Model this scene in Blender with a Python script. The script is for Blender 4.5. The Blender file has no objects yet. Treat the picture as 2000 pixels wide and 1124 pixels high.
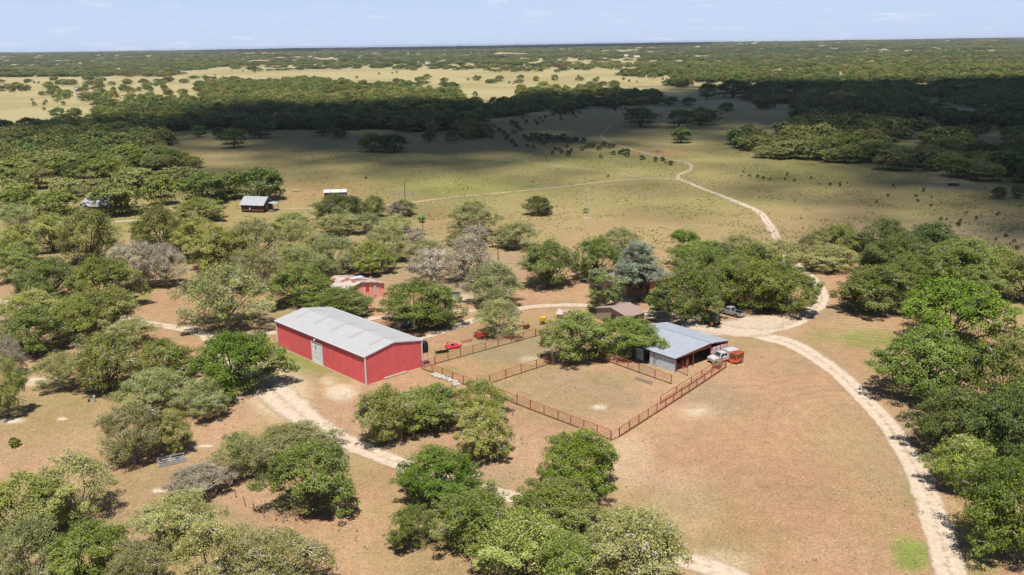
import bpy, math, random
import numpy as np
from mathutils import Vector, Matrix, Euler
random.seed(7); RNG = np.random.default_rng(11)
C = bpy.context.scene.collection
rad = math.radians
# ------------------------------------------------------------------ camera
FPX, PIT, ROL, CH = 1750., rad(15.14), rad(-.86), 55.3
fw = np.array([0, math.cos(PIT), -math.sin(PIT)]); up = np.array([0, math.sin(PIT), math.cos(PIT)]); xx = np.array([1., 0, 0])
CX = xx*math.cos(ROL)+up*math.sin(ROL); CU = -xx*math.sin(ROL)+up*math.cos(ROL)
cam = bpy.data.cameras.new('camera'); co = bpy.data.objects.new('camera', cam); C.objects.link(co)
cam.sensor_width = 36; cam.lens = 36*FPX/2000; cam.clip_start = .5; cam.clip_end = 60000
co.matrix_world = Matrix(((CX[0], CU[0], -fw[0], 0), (CX[1], CU[1], -fw[1], 0), (CX[2], CU[2], -fw[2], CH), (0, 0, 0, 1)))
bpy.context.scene.camera = co
# ------------------------------------------------------------------ sun, sky, exposure
SUN_EL, SUN_AZ = 69., 183.          # azimuth from +y clockwise: the sun stands high behind the camera
sd = Vector((math.sin(rad(SUN_AZ))*math.cos(rad(SUN_EL)), math.cos(rad(SUN_AZ))*math.cos(rad(SUN_EL)), math.sin(rad(SUN_EL))))
sl = bpy.data.lights.new('sun', 'SUN'); sl.energy = 4.7; sl.angle = rad(.5); sl.color = (1, .955, .88)
so = bpy.data.objects.new('sun', sl); C.objects.link(so); so.rotation_euler = sd.to_track_quat('Z', 'Y').to_euler()
W = bpy.data.worlds.new('World'); bpy.context.scene.world = W; W.use_nodes = True
nt = W.node_tree; bg = nt.nodes['Background']; sky = nt.nodes.new('ShaderNodeTexSky'); sky.sky_type = 'NISHITA'; sky.sun_disc = False
sky.sun_elevation = rad(SUN_EL); sky.sun_rotation = rad(SUN_AZ); sky.altitude = 500; sky.air_density = 1.0; sky.dust_density = .05; sky.ozone_density = 2.2
tc = nt.nodes.new('ShaderNodeTexCoord'); mp = nt.nodes.new('ShaderNodeMapping'); mp.inputs['Scale'].default_value = (14, 14, 110)
ns = nt.nodes.new('ShaderNodeTexNoise'); ns.inputs['Scale'].default_value = 1.6; ns.inputs['Detail'].default_value = 5
rp = nt.nodes.new('ShaderNodeValToRGB'); rp.color_ramp.elements[0].position = .58; rp.color_ramp.elements[1].position = .78; rp.color_ramp.elements[1].color = (.5, .5, .5, 1)
mx = nt.nodes.new('ShaderNodeMixRGB'); mx.inputs[2].default_value = (9.5, 9.8, 10.8, 1)
L = nt.links.new
L(tc.outputs['Generated'], mp.inputs[0]); L(mp.outputs[0], ns.inputs['Vector']); L(ns.outputs['Fac'], rp.inputs[0]); L(rp.outputs[0], mx.inputs[0])
sx = nt.nodes.new('ShaderNodeSeparateXYZ'); L(tc.outputs['Generated'], sx.inputs[0]); er = nt.nodes.new('ShaderNodeMapRange'); er.inputs[1].default_value = 0; er.inputs[2].default_value = .35; er.inputs[3].default_value = .85; er.inputs[4].default_value = .05; L(sx.outputs['Z'], er.inputs[0])
hm = nt.nodes.new('ShaderNodeMixRGB'); hm.inputs[2].default_value = (5.6, 7.1, 9.8, 1); L(er.outputs[0], hm.inputs[0]); L(sky.outputs[0], hm.inputs[1]); L(hm.outputs[0], mx.inputs[1])
tn = nt.nodes.new('ShaderNodeMixRGB'); tn.blend_type = 'MULTIPLY'; tn.inputs[0].default_value = 1; tn.inputs[2].default_value = (.98, .98, 1.03, 1); L(mx.outputs[0], tn.inputs[1]); L(tn.outputs[0], bg.inputs[0]); bg.inputs[1].default_value = .058
vs = bpy.context.scene.view_settings; vs.view_transform = 'Standard'; vs.look = 'None'; vs.exposure = .76; vs.gamma = 1
bpy.context.scene.cycles.max_bounces = 5; bpy.context.scene.cycles.transparent_max_bounces = 12

# ------------------------------------------------------------------ pixel <-> ground helpers (author-time only)
def G(px, py, z=0.):
    d = fw*FPX+CX*(px-1000)+CU*(562-py); t = (z-CH)/d[2]; return np.array([0, 0, CH])+d*t
def PX(p):
    d = np.asarray(p, float)-[0, 0, CH]; zz = np.maximum(d@fw, 1e-3); return 1000+FPX*(d@CX)/zz, 562-FPX*(d@CU)/zz
def inpoly(px, py, poly):
    px = np.asarray(px); py = np.asarray(py); r = np.zeros(px.shape, bool); n = len(poly)
    for i in range(n):
        x0, y0 = poly[i]; x1, y1 = poly[(i+1) % n]
        if y0 == y1: continue
        c = ((y0 > py) != (y1 > py)) & (px < (x1-x0)*(py-y0)/(y1-y0)+x0); r ^= c
    return r
def sstep(a, b, x):
    t = np.clip((x-a)/(b-a), 0, 1); return t*t*(3-2*t)
def vnoise(x, y, s, seed=0):
    x = np.asarray(x)/s; y = np.asarray(y)/s; xi = np.floor(x).astype(np.int64); yi = np.floor(y).astype(np.int64); xf = x-xi; yf = y-yi
    def h(a, b):
        v = (a*374761393+b*668265263+seed*982451653) & 0xffffffff; v = ((v ^ (v >> 13))*1274126177) & 0xffffffff; return ((v ^ (v >> 16)) & 0xffff)/65535.
    u = xf*xf*(3-2*xf); v = yf*yf*(3-2*yf)
    return (h(xi, yi)*(1-u)+h(xi+1, yi)*u)*(1-v)+(h(xi, yi+1)*(1-u)+h(xi+1, yi+1)*u)*v
def fb(x, y, s, seed=0): return vnoise(x, y, s, seed)*.5+vnoise(x, y, s/2.1, seed+1)*.3+vnoise(x, y, s/4.3, seed+2)*.2
def hz(x, y):
    x = np.asarray(x, float); y = np.asarray(y, float); d = np.hypot(x, y)
    far = sstep(2200, 9000, d)
    return 40*far+far*14*(fb(x, y, 900, 71)-.5)+sstep(1300, 3500, d)*(fb(x, y, 1500, 5)-.5)*22*(1-.55*far)+(fb(x, y*2.2, 2600, 9)-.5)*26*far

# ------------------------------------------------------------------ materials
def nodes(m):
    m.use_nodes = True; return m.node_tree.nodes, m.node_tree.links, m.node_tree.nodes['Principled BSDF']
def mat(name, col, rough=.7, metal=0., var=.12, scale=3., col2=None, pos=(.42, .62), bump=0., spec=.3, coat=0., stretch=(1, 1, 1)):
    col = tuple(c*.84 for c in col); col2 = col2 and tuple(c*.84 for c in col2); m = bpy.data.materials.new(name); n, l, b = nodes(m)
    b.inputs['Roughness'].default_value = rough; b.inputs['Metallic'].default_value = metal; b.inputs['Specular IOR Level'].default_value = spec
    if coat: b.inputs['Coat Weight'].default_value = coat
    t = n.new('ShaderNodeTexCoord'); mpp = n.new('ShaderNodeMapping'); mpp.inputs['Scale'].default_value = stretch
    no = n.new('ShaderNodeTexNoise'); no.inputs['Scale'].default_value = scale; no.inputs['Detail'].default_value = 6
    l.new(t.outputs['Object'], mpp.inputs[0]); l.new(mpp.outputs[0], no.inputs['Vector'])
    r = n.new('ShaderNodeValToRGB'); r.color_ramp.elements[0].position = pos[0]; r.color_ramp.elements[1].position = pos[1]
    c2 = col2 or tuple(min(1, c*(1+var)) for c in col); c1 = col if col2 else tuple(c*(1-var) for c in col)
    r.color_ramp.elements[0].color = (*c1, 1); r.color_ramp.elements[1].color = (*c2, 1)
    l.new(no.outputs['Fac'], r.inputs[0]); l.new(r.outputs[0], b.inputs['Base Color'])
    if bump:
        bm = n.new('ShaderNodeBump'); bm.inputs['Strength'].default_value = bump; bm.inputs['Distance'].default_value = .05; l.new(no.outputs['Fac'], bm.inputs['Height']); l.new(bm.outputs[0], b.inputs['Normal'])
    return m
def leafmat(name, dark, light, lichen, lich_amt=.5, hue=.05):
    m = bpy.data.materials.new(name); n, l, b = nodes(m)
    a = n.new('ShaderNodeAttribute'); a.attribute_name = 'tint'; s = n.new('ShaderNodeSeparateColor'); l.new(a.outputs['Color'], s.inputs[0])
    r = n.new('ShaderNodeMix'); r.data_type = 'RGBA'; r.inputs[6].default_value = (*dark, 1); r.inputs[7].default_value = (*light, 1); l.new(s.outputs[0], r.inputs[0])
    mu = n.new('ShaderNodeMath'); mu.operation = 'MULTIPLY'; mu.inputs[1].default_value = lich_amt; l.new(s.outputs[1], mu.inputs[0])
    r2 = n.new('ShaderNodeMix'); r2.data_type = 'RGBA'; r2.inputs[7].default_value = (*lichen, 1); l.new(mu.outputs[0], r2.inputs[0]); l.new(r.outputs[2], r2.inputs[6])
    oi = n.new('ShaderNodeObjectInfo'); h = n.new('ShaderNodeHueSaturation'); mr = n.new('ShaderNodeMapRange'); mr.inputs[3].default_value = .5-hue*.5; mr.inputs[4].default_value = .5+hue*.35
    l.new(oi.outputs['Random'], mr.inputs[0]); l.new(mr.outputs[0], h.inputs['Hue'])
    mv = n.new('ShaderNodeMapRange'); mv.inputs[3].default_value = .8; mv.inputs[4].default_value = 1.22
    m7 = n.new('ShaderNodeMath'); m7.operation = 'MULTIPLY'; m7.inputs[1].default_value = 7.31; fr = n.new('ShaderNodeMath'); fr.operation = 'FRACT'
    l.new(oi.outputs['Random'], m7.inputs[0]); l.new(m7.outputs[0], fr.inputs[0]); l.new(fr.outputs[0], mv.inputs[0]); l.new(mv.outputs[0], h.inputs['Value'])
    l.new(r2.outputs[2], h.inputs['Color']); l.new(h.outputs[0], b.inputs['Base Color']); b.inputs['Roughness'].default_value = .6; b.inputs['Specular IOR Level'].default_value = .25
    tr = n.new('ShaderNodeBsdfTranslucent'); l.new(h.outputs[0], tr.inputs[0]); ms = n.new('ShaderNodeMixShader'); ms.inputs[0].default_value = .24
    o = [q for q in n if q.type == 'OUTPUT_MATERIAL'][0]; l.new(b.outputs[0], ms.inputs[1]); l.new(tr.outputs[0], ms.inputs[2]); l.new(ms.outputs[0], o.inputs[0])
    return m
LM = {
 'g': leafmat('leaf_green', (.064, .092, .009), (.225, .268, .036), (.30, .28, .16), .4),
 'G': leafmat('leaf_bright_green', (.060, .105, .006), (.200, .275, .020), (.26, .28, .10), .2),
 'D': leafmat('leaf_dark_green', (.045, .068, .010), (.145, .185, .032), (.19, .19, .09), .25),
 'o': leafmat('leaf_olive', (.085, .106, .010), (.315, .350, .055), (.38, .34, .22), .6),
 's': leafmat('leaf_silver', (.105, .118, .022), (.345, .365, .100), (.44, .41, .23), .6),
 'd': leafmat('leaf_grey', (.20, .17, .105), (.36, .31, .21), (.48, .41, .31), .9, .02),
 'b': leafmat('leaf_blue_cedar', (.11, .140, .090), (.25, .285, .19), (.34, .38, .30), .5, .02),
 'j': leafmat('leaf_juniper', (.035, .055, .010), (.090, .120, .024), (.1, .12, .04), .1),
}
M = dict(
 bark=mat('bark', (.13, .10, .08), .9, var=.4, scale=6), greybark=mat('lichened_bark', (.44, .39, .31), .9, var=.3, scale=5), palebark=mat('pale_bark', (.55, .48, .41), .9, var=.2, scale=5),
 red=mat('red_metal', (.66, .125, .125), .55, var=.05, scale=.8, spec=.2), white=mat('white_trim', (.60, .60, .62), .5, var=.03), roof=mat('light_grey_roof', (.375, .37, .368), .5, var=.015, scale=.5),
 sky=mat('skylight_panel', (.34, .31, .285), .4, var=.12, scale=6), door=mat('door_white', (.74, .74, .76), .5, var=.03),
 concrete=mat('concrete', (.42, .35, .27), .9, var=.15, scale=4), stone=mat('limestone', (.46, .38, .29), .9, var=.15, scale=4, bump=.3),
 rust=mat('rusty_pipe', (.31, .085, .042), .75, var=.25, scale=3, col2=(.23, .05, .026)), galv=mat('galvanized', (.31, .335, .375), .5, .05, var=.05, scale=.6, stretch=(1, 3, 1)),
 galvwall=mat('pale_galvanized', (.52, .55, .60), .5, .1, var=.06, scale=1.5), pinkwall=mat('faded_red_tin', (.80, .30, .21), .7, scale=1.1, col2=(.88, .48, .40), stretch=(4, 4, .3)),
 stripe=mat('peeling_red_tin', (.72, .32, .28), .7, scale=1.6, col2=(.6, .6, .62), stretch=(4, 4, .2), pos=(.46, .56)),
 rustroof=mat('rusty_tin_roof', (.42, .36, .32), .7, scale=.55, col2=(.27, .085, .05), pos=(.53, .60), stretch=(.8, .8, 1)), redpaint=mat('red_paint', (.62, .05, .04), .6, var=.1),
 shingle=mat('brown_shingle', (.27, .20, .165), .95, var=.18, scale=7), darkshingle=mat('dark_shingle', (.19, .155, .14), .95, var=.25, scale=7), stonewall=mat('sandstone', (.55, .33, .16), .9, scale=3, col2=(.38, .23, .13)),
 tanwall=mat('tan_siding', (.34, .25, .18), .8), logs=mat('log_wall', (.14, .055, .032), .8, var=.3, scale=2, stretch=(.3, .3, 8)), darkwood=mat('dark_wood', (.06, .035, .025), .8), wood=mat('weathered_wood', (.30, .24, .18), .9),
 polewood=mat('pole_wood', (.16, .085, .06), .9), orangewood=mat('orange_wood', (.48, .14, .035), .7), cabroof=mat('cabin_roof', (.33, .335, .36), .45, var=.04, scale=.6),
 black=mat('black_plastic', (.012, .013, .018), .45), rubber=mat('rubber', (.02, .02, .02), .8), dark=mat('dark_interior', (.03, .025, .022), .9), glass=mat('dark_glass', (.03, .04, .05), .08, spec=.6),
 silver=mat('silver_paint', (.42, .40, .385), .3, .3, var=.02, coat=.5), whitepaint=mat('white_paint', (.46, .46, .465), .3, var=.02, coat=.5), chrome=mat('chrome', (.6, .6, .6), .25, .8), taillight=mat('tail_lamp', (.45, .01, .01), .3),
 green=mat('tractor_green', (.015, .14, .025), .35, coat=.4, var=.05), yellow=mat('yellow_paint', (.55, .33, .03), .6, var=.2), orange=mat('orange_paint', (.72, .15, .03), .6, var=.12), rustdark=mat('rust_dark', (.22, .06, .03), .8, var=.3),
 magenta=mat('mower_red', (.52, .03, .05), .4, var=.1), pink=mat('faded_red', (.55, .17, .13), .8, var=.15), blue=mat('blue_paint', (.02, .14, .30), .5), water=mat('pond_water', (.02, .06, .035), .1, spec=.6), galv2=mat('grey_steel', (.33, .36, .41), .4, .4),
 rock=mat('white_limestone', (.40, .355, .30), .9, var=.2, scale=5, bump=.4), cloud=mat('cloud', (.9, .9, .92), 1., var=.01), mud=mat('dark_soil', (.06, .04, .035), .9), ivy=mat('vine', (.10, .22, .03), .7, var=.3, scale=8),
)
# ------------------------------------------------------------------ mesh builder
class MB:
    def __init__(s): s.v = []; s.f = []; s.m = []; s.cm = 0
    def add(s, vs, fs):
        o = len(s.v); s.v += [tuple(map(float, p)) for p in vs]; s.f += [[i+o for i in q] for q in fs]; s.m += [s.cm]*len(fs); return s
    def box(s, x0, x1, y0, y1, z0, z1):
        return s.add([(x0, y0, z0), (x1, y0, z0), (x1, y1, z0), (x0, y1, z0), (x0, y0, z1), (x1, y0, z1), (x1, y1, z1), (x0, y1, z1)], [(0, 3, 2, 1), (4, 5, 6, 7), (0, 1, 5, 4), (1, 2, 6, 5), (2, 3, 7, 6), (3, 0, 4, 7)])
    def bar(s, p, q, w, h=None, upv=(0, 0, 1)):
        p = Vector(p); q = Vector(q); d = (q-p).normalized(); u = Vector(upv)
        if abs(d.dot(u)) > .98: u = Vector((1, 0, 0))
        a = d.cross(u).normalized()*(w/2); b = a.cross(d).normalized()*((h or w)/2)
        return s.add([p-a-b, p+a-b, p+a+b, p-a+b, q-a-b, q+a-b, q+a+b, q-a+b], [(0, 1, 2, 3), (7, 6, 5, 4), (0, 4, 5, 1), (1, 5, 6, 2), (2, 6, 7, 3), (3, 7, 4, 0)])
    def cyl(s, p, q, r, n=10, r2=None, cap=True):
        p = Vector(p); q = Vector(q); d = (q-p).normalized(); u = Vector((0, 0, 1)) if abs(d.z) < .9 else Vector((1, 0, 0))
        a = d.cross(u).normalized(); b = a.cross(d); r2 = r if r2 is None else r2; vs = []
        for c, k in ((p, r), (q, r2)):
            for i in range(n):
                t = 2*math.pi*i/n; vs.append(c+(a*math.cos(t)+b*math.sin(t))*k)
        fs = [(i, (i+1) % n, n+(i+1) % n, n+i) for i in range(n)]
        if cap: fs += [tuple(range(n))[::-1], tuple(range(n, 2*n))]
        return s.add(vs, fs)
    def prism(s, pts, a0, a1, axis='x'):   # pts: outline in the other two axes
        def P(a, u, v): return (a, u, v) if axis == 'x' else ((u, a, v) if axis == 'y' else (u, v, a))
        n = len(pts); return s.add([P(a0, *p) for p in pts]+[P(a1, *p) for p in pts], [tuple(range(n))[::-1], tuple(range(n, 2*n))]+[(i, (i+1) % n, n+(i+1) % n, n+i) for i in range(n)])
    def blob(s, c, r, seed=0, n=2, jit=.2):
        import bmesh
        b = bmesh.new(); bmesh.ops.create_icosphere(b, subdivisions=n, radius=1); rr = random.Random(seed)
        vs = [(c[0]+v.co.x*r[0]*(1+rr.uniform(-jit, jit)), c[1]+v.co.y*r[1]*(1+rr.uniform(-jit, jit)), c[2]+v.co.z*r[2]*(1+rr.uniform(-jit, jit))) for v in b.verts]
        fs = [[v.index for v in f.verts] for f in b.faces]; b.free(); return s.add(vs, fs)
    def torus(s, c, R, r, axis='y', n=20, k=8):
        vs = []
        for i in range(n):
            t = 2*math.pi*i/n
            for j in range(k):
                p = 2*math.pi*j/k; d = R+r[0]*math.cos(p); h = r[1]*math.sin(p); q = (d*math.cos(t), h, d*math.sin(t)) if axis == 'y' else ((h, d*math.cos(t), d*math.sin(t)))
                vs.append((c[0]+q[0], c[1]+q[1], c[2]+q[2]))
        return s.add(vs, [(i*k+j, i*k+(j+1) % k, ((i+1) % n)*k+(j+1) % k, ((i+1) % n)*k+j) for i in range(n) for j in range(k)])
    def build(s, name, mats, parent=None, label=None, bevel=0, smooth=False):
        me = bpy.data.meshes.new(name); me.from_pydata(s.v, [], s.f)
        mats = mats if isinstance(mats, (list, tuple)) else [mats]
        for m in mats: me.materials.append(m)
        if len(mats) > 1: me.polygons.foreach_set('material_index', s.m)
        if smooth: me.polygons.foreach_set('use_smooth', [True]*len(me.polygons))
        import bmesh
        b = bmesh.new(); b.from_mesh(me); bmesh.ops.recalc_face_normals(b, faces=b.faces)
        b.to_mesh(me); b.free(); me.update()
        o = bpy.data.objects.new(name, me); C.objects.link(o); o.parent = parent
        if bevel: md = o.modifiers.new('bevel', 'BEVEL'); md.width = bevel; md.segments = 2; md.limit_method = 'ANGLE'
        if label: o['label'] = label
        return o
def thing(name, label, cat, loc, rz=0, group=None):
    o = bpy.data.objects.new(name, None); C.objects.link(o); o.location = (float(loc[0]), float(loc[1]), float(loc[2]) if len(loc) > 2 else 0); o.rotation_euler = (0, 0, rz); o.empty_display_size = .5
    o['label'] = label; o['category'] = cat
    if group: o['group'] = group
    return o
def tag(o, label, cat, group=None):
    o['label'] = label; o['category'] = cat
    if group: o['group'] = group
    return o
def struct(o): o['kind'] = 'structure'; return o
def bigmesh(name, v, f, mats, col=None, smooth=False, parent=None):     # numpy arrays; f: (n,4) or (n,3)
    me = bpy.data.meshes.new(name); k = f.shape[1]
    me.vertices.add(len(v)); me.vertices.foreach_set('co', v.astype(np.float32).ravel())
    me.loops.add(f.size); me.loops.foreach_set('vertex_index', f.astype(np.int32).ravel())
    me.polygons.add(len(f)); me.polygons.foreach_set('loop_start', np.arange(0, f.size, k, dtype=np.int32))
    if smooth: me.polygons.foreach_set('use_smooth', np.ones(len(f), bool))
    me.update(calc_edges=True)
    for m in (mats if isinstance(mats, list) else [mats]): me.materials.append(m)
    if col:
        for nm, a in col.items():
            at = me.color_attributes.new(nm, 'FLOAT_COLOR', 'POINT'); d = np.ones((len(v), 4), np.float32); d[:, :a.shape[1]] = a; at.data.foreach_set('color', d.ravel())
    return me
def link(name, me, parent=None):
    o = bpy.data.objects.new(name, me); C.objects.link(o); o.parent = parent; return o
# ------------------------------------------------------------------ ground: one sheet to the horizon
PAL = dict(litter=(.440, .268, .165), pinkl=(.50, .33, .225), tan=(.40, .285, .155), olive=(.300, .262, .108), green=(.225, .262, .060), pale=(.45, .385, .215), sand=(.66, .52, .38), red=(.40, .22, .12), white=(.66, .55, .43), weed=(.20, .29, .05), greyg=(.30, .255, .165), dark=(.16, .12, .08))
ZONES = [ # px cx, cy, rx, ry, colour, strength
 (850, 340, 450, 40, 'olive', .7), (1050, 430, 420, 60, 'olive', .6), (850, 360, 200, 22, 'green', .4), (1100, 440, 140, 40, 'tan', .45), (960, 370, 130, 14, 'green', .35),
 (640, 365, 130, 22, 'red', .35), (560, 385, 90, 22, 'litter', .5), (880, 435, 60, 22, 'red', .35), (1250, 460, 220, 50, 'tan', .5), (1400, 410, 80, 50, 'olive', .4),
 (1700, 430, 260, 50, 'tan', .35), (1560, 340, 120, 25, 'green', .45), (1500, 300, 200, 25, 'olive', .6), (1850, 460, 200, 40, 'greyg', .6), (1800, 420, 90, 25, 'green', .3),
 (770, 500, 130, 60, 'greyg', .7), (900, 560, 90, 40, 'greyg', .6), (1000, 520, 110, 40, 'greyg', .5), (620, 590, 60, 30, 'tan', .5), (1080, 560, 120, 40, 'litter', .5), (1100, 630, 100, 25, 'tan', .5),
 (330, 570, 90, 60, 'tan', .5), (310, 600, 60, 30, 'litter', .7), (160, 690, 120, 30, 'litter', .7), (60, 720, 90, 40, 'tan', .6), (90, 810, 130, 50, 'olive', .55), (60, 870, 140, 40, 'tan', .5), (230, 870, 60, 40, 'green', .35),
 (600, 700, 85, 28, 'green', .75), (640, 735, 70, 22, 'olive', .6), (560, 690, 40, 12, 'green', .5), (665, 765, 34, 18, 'white', .95), (640, 745, 18, 10, 'white', .6), (550, 775, 60, 55, 'sand', .85), (505, 745, 40, 25, 'sand', .6), (520, 720, 26, 20, 'sand', .6), (545, 685, 16, 7, 'sand', .8),
 (720, 845, 140, 60, 'pinkl', .5), (1000, 900, 80, 60, 'pinkl', .45), (970, 930, 60, 30, 'greyg', .4), (900, 690, 60, 18, 'olive', .5), (990, 680, 120, 30, 'greyg', .6), (870, 725, 40, 12, 'green', .4), (1035, 703, 20, 8, 'white', .5),
 (1120, 770, 130, 55, 'greyg', .45), (1100, 800, 100, 40, 'tan', .5), (1170, 796, 15, 5, 'white', 1), (1362, 805, 20, 8, 'white', 1), (1362, 805, 50, 18, 'sand', .35), (1328, 929, 22, 9, 'sand', .9), (1328, 930, 60, 26, 'pinkl', .8), (1200, 740, 70, 16, 'olive', .35), (1260, 718, 60, 20, 'greyg', .5),
 (1225, 900, 50, 60, 'sand', .45), (1700, 660, 60, 22, 'green', .7), (1640, 655, 60, 16, 'weed', .35), (1600, 650, 40, 14, 'olive', .5), (1700, 600, 70, 50, 'tan', .5), (1650, 560, 40, 40, 'litter', .8),
 (1560, 780, 170, 90, 'litter', .3), (1500, 900, 200, 90, 'litter', .5), (1550, 1000, 200, 80, 'red', .16), (1650, 850, 90, 120, 'tan', .35), (1710, 990, 60, 120, 'tan', .5), (1785, 1085, 42, 38, 'weed', .8), (1765, 1060, 30, 20, 'weed', .4), (1780, 960, 18, 40, 'green', .35),
 (1900, 1080, 60, 90, 'olive', .8), (1880, 1010, 30, 60, 'tan', .7), (1960, 600, 60, 40, 'olive', .7), (1970, 640, 60, 20, 'tan', .7), (1420, 690, 60, 16, 'olive', .4), (1330, 1000, 80, 60, 'sand', .2), (1400, 1100, 90, 30, 'sand', .5),
 (250, 440, 60, 12, 'green', .5), (235, 462, 18, 6, 'weed', .6), (440, 530, 60, 20, 'tan', .6), (495, 530, 12, 6, 'weed', .7), (280, 580, 14, 5, 'weed', .7), (1140, 315, 200, 20, 'green', .3), (350, 345, 60, 12, 'tan', .5), (440, 300, 90, 20, 'tan', .4),
 (1090, 290, 60, 10, 'red', .25), (1300, 297, 60, 9, 'red', .5), (1285, 296, 10, 3, 'dark', 1), (1840, 350, 30, 5, 'pinkl', .8), (1895, 353, 40, 5, 'pinkl', .8), (1860, 362, 60, 12, 'greyg', .8), (1890, 378, 12, 3, 'pinkl', .8),
 (790, 378, 26, 7, 'greyg', .8), (700, 245, 100, 8, 'greyg', .7), (1148, 425, 12, 3, 'pinkl', .8), (1090, 410, 40, 3, 'pinkl', .35), (25, 822, 24, 7, 'white', .7), (120, 818, 8, 3, 'sand', .8), (60, 745, 50, 10, 'white', .6), (400, 872, 14, 4, 'white', .8), (310, 958, 13, 5, 'white', .9), (1350, 545, 30, 20, 'litter', .5),
 (900, 582, 26, 8, 'white', .6), (740, 590, 30, 10, 'pinkl', .8), (1215, 585, 40, 8, 'white', .7), (1250, 575, 40, 8, 'sand', .8), (1240, 605, 60, 18, 'litter', .8),
]
def ground_color(x, y):
    px, py = PX(np.stack([x, y, np.zeros_like(x)], -1)); px = np.where(y < 20, -9999, px); n1 = fb(x, y, 9, 1); n2 = fb(x, y, 38, 4); n3 = fb(x, y, 2.6, 8); n4 = fb(x, y, 160, 12)
    A = {k: np.array(v) for k, v in PAL.items()}
    def mixc(c, k, t): return c*(1-t[:, None])+A[k]*t[:, None]
    c = np.tile(A['litter'], (len(x), 1)); d = y+np.abs(x)*.15
    c = mixc(c, 'pinkl', sstep(.40, .7, n2)*.55); c = mixc(c, 'greyg', sstep(.55, .75, fb(x, y, 17, 92))*.5); c = mixc(c, 'olive', sstep(.58, .72, fb(x, y, 24, 95))*.45); c = mixc(c, 'tan', sstep(.5, .75, n1)*.5)
    c = mixc(c, 'tan', sstep(190, 270, d)*.8); c = mixc(c, 'olive', sstep(270, 340, d)*.9); c = mixc(c, 'tan', sstep(.5, .66, n2)*sstep(200, 330, d)*.5); c = mixc(c, 'green', sstep(.52, .7, n1*.5+n2*.5)*sstep(220, 330, d)*.35)
    c = mixc(c, 'pale', sstep(620, 860, d)*.95); c = mixc(c, 'olive', sstep(.52, .66, n4)*sstep(800, 900, d)*.5)
    w1 = (n2-.5); w2 = (n1-.5)
    for zx, zy, rx, ry, k, s in ZONES:
        # soft ellipse in the ground plane round the point, its rim warped by noise
        q = np.hypot((px-zx)/rx, (py-zy)/ry)+w2*.7+(n3-.5)*.35
        m = (q < 1.35) & (np.abs(px-zx) < rx*2)
        if m.any(): t = np.where(m, (1-sstep(.45, 1.3, q))*s, 0); c = mixc(c, k, t)
    c *= (1+(n1-.5)*.22+(n3-.5)*.14)[:, None]
    return np.clip(c*np.array([.622, .610, .575]), 0, 1)
ys = [-160.]
while ys[-1] < 26000: d = max(ys[-1], 40); ys.append(ys[-1]+(max(.62, (d*.006)) if ys[-1] > 45 else 4.))
ys = np.array(ys); NX = 620; us = np.linspace(-1, 1, NX)
Xg = us[None, :]*(115+.86*np.maximum(ys, 0))[:, None]; Yg = np.repeat(ys[:, None], NX, 1)
xg, yg = Xg.ravel(), Yg.ravel(); zg = hz(xg, yg)+(fb(xg, yg, 9, 3)-.5)*.02
idx = np.arange(len(xg)).reshape(Xg.shape); fg = np.stack([idx[:-1, :-1].ravel(), idx[:-1, 1:].ravel(), idx[1:, 1:].ravel(), idx[1:, :-1].ravel()], 1)
gm = bpy.data.materials.new('dry_ground'); n, l, b = nodes(gm); b.inputs['Roughness'].default_value = 1; b.inputs['Specular IOR Level'].default_value = .1
at = n.new('ShaderNodeAttribute'); at.attribute_name = 'soil'; tcg = n.new('ShaderNodeTexCoord')
def noise(sc, det=4, w=None):
    q = n.new('ShaderNodeTexNoise'); q.inputs['Scale'].default_value = sc; q.inputs['Detail'].default_value = det; q.inputs['Roughness'].default_value = .65; l.new(tcg.outputs['Object'], q.inputs['Vector']); return q
def ramp(src, p0, p1, c0=(0, 0, 0, 1), c1=(1, 1, 1, 1)):
    r = n.new('ShaderNodeValToRGB'); r.color_ramp.elements[0].position = p0; r.color_ramp.elements[1].position = p1; r.color_ramp.elements[0].color = c0; r.color_ramp.elements[1].color = c1; l.new(src, r.inputs[0]); return r
def mixn(t, a, bb, mode='MIX'):
    r = n.new('ShaderNodeMix'); r.data_type = 'RGBA'; r.blend_type = mode
    for s, i in ((t, 0), (a, 6), (bb, 7)):
        if isinstance(s, (float, int)): r.inputs[i].default_value = s
        elif isinstance(s, tuple): r.inputs[i].default_value = s
        else: l.new(s, r.inputs[i])
    return r.outputs[2]
f1 = noise(2.6, 5); f2 = noise(.55, 5); f3 = noise(7.5, 2)
c = mixn(1., at.outputs['Color'], ramp(f1.outputs['Fac'], .30, .70, (.70, .70, .68, 1), (1.26, 1.24, 1.22, 1)).outputs[0], 'MULTIPLY')
c = mixn(1., c, ramp(f2.outputs['Fac'], .32, .68, (.86, .88, .84, 1), (1.12, 1.1, 1.1, 1)).outputs[0], 'MULTIPLY')
# grass or litter tufts darker, pale chips of limestone brighter
c = mixn(ramp(f3.outputs['Fac'], .60, .68).outputs[0], c, mixn(.35, c, (.58, .50, .40, 1)))
tf = noise(1.25, 6); tm = ramp(tf.outputs['Fac'], .56, .66); c = mixn(mixn(.45, (0, 0, 0, 1), tm.outputs[0]), c, mixn(1., c, (.70, .74, .52, 1), 'MULTIPLY'))
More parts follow.
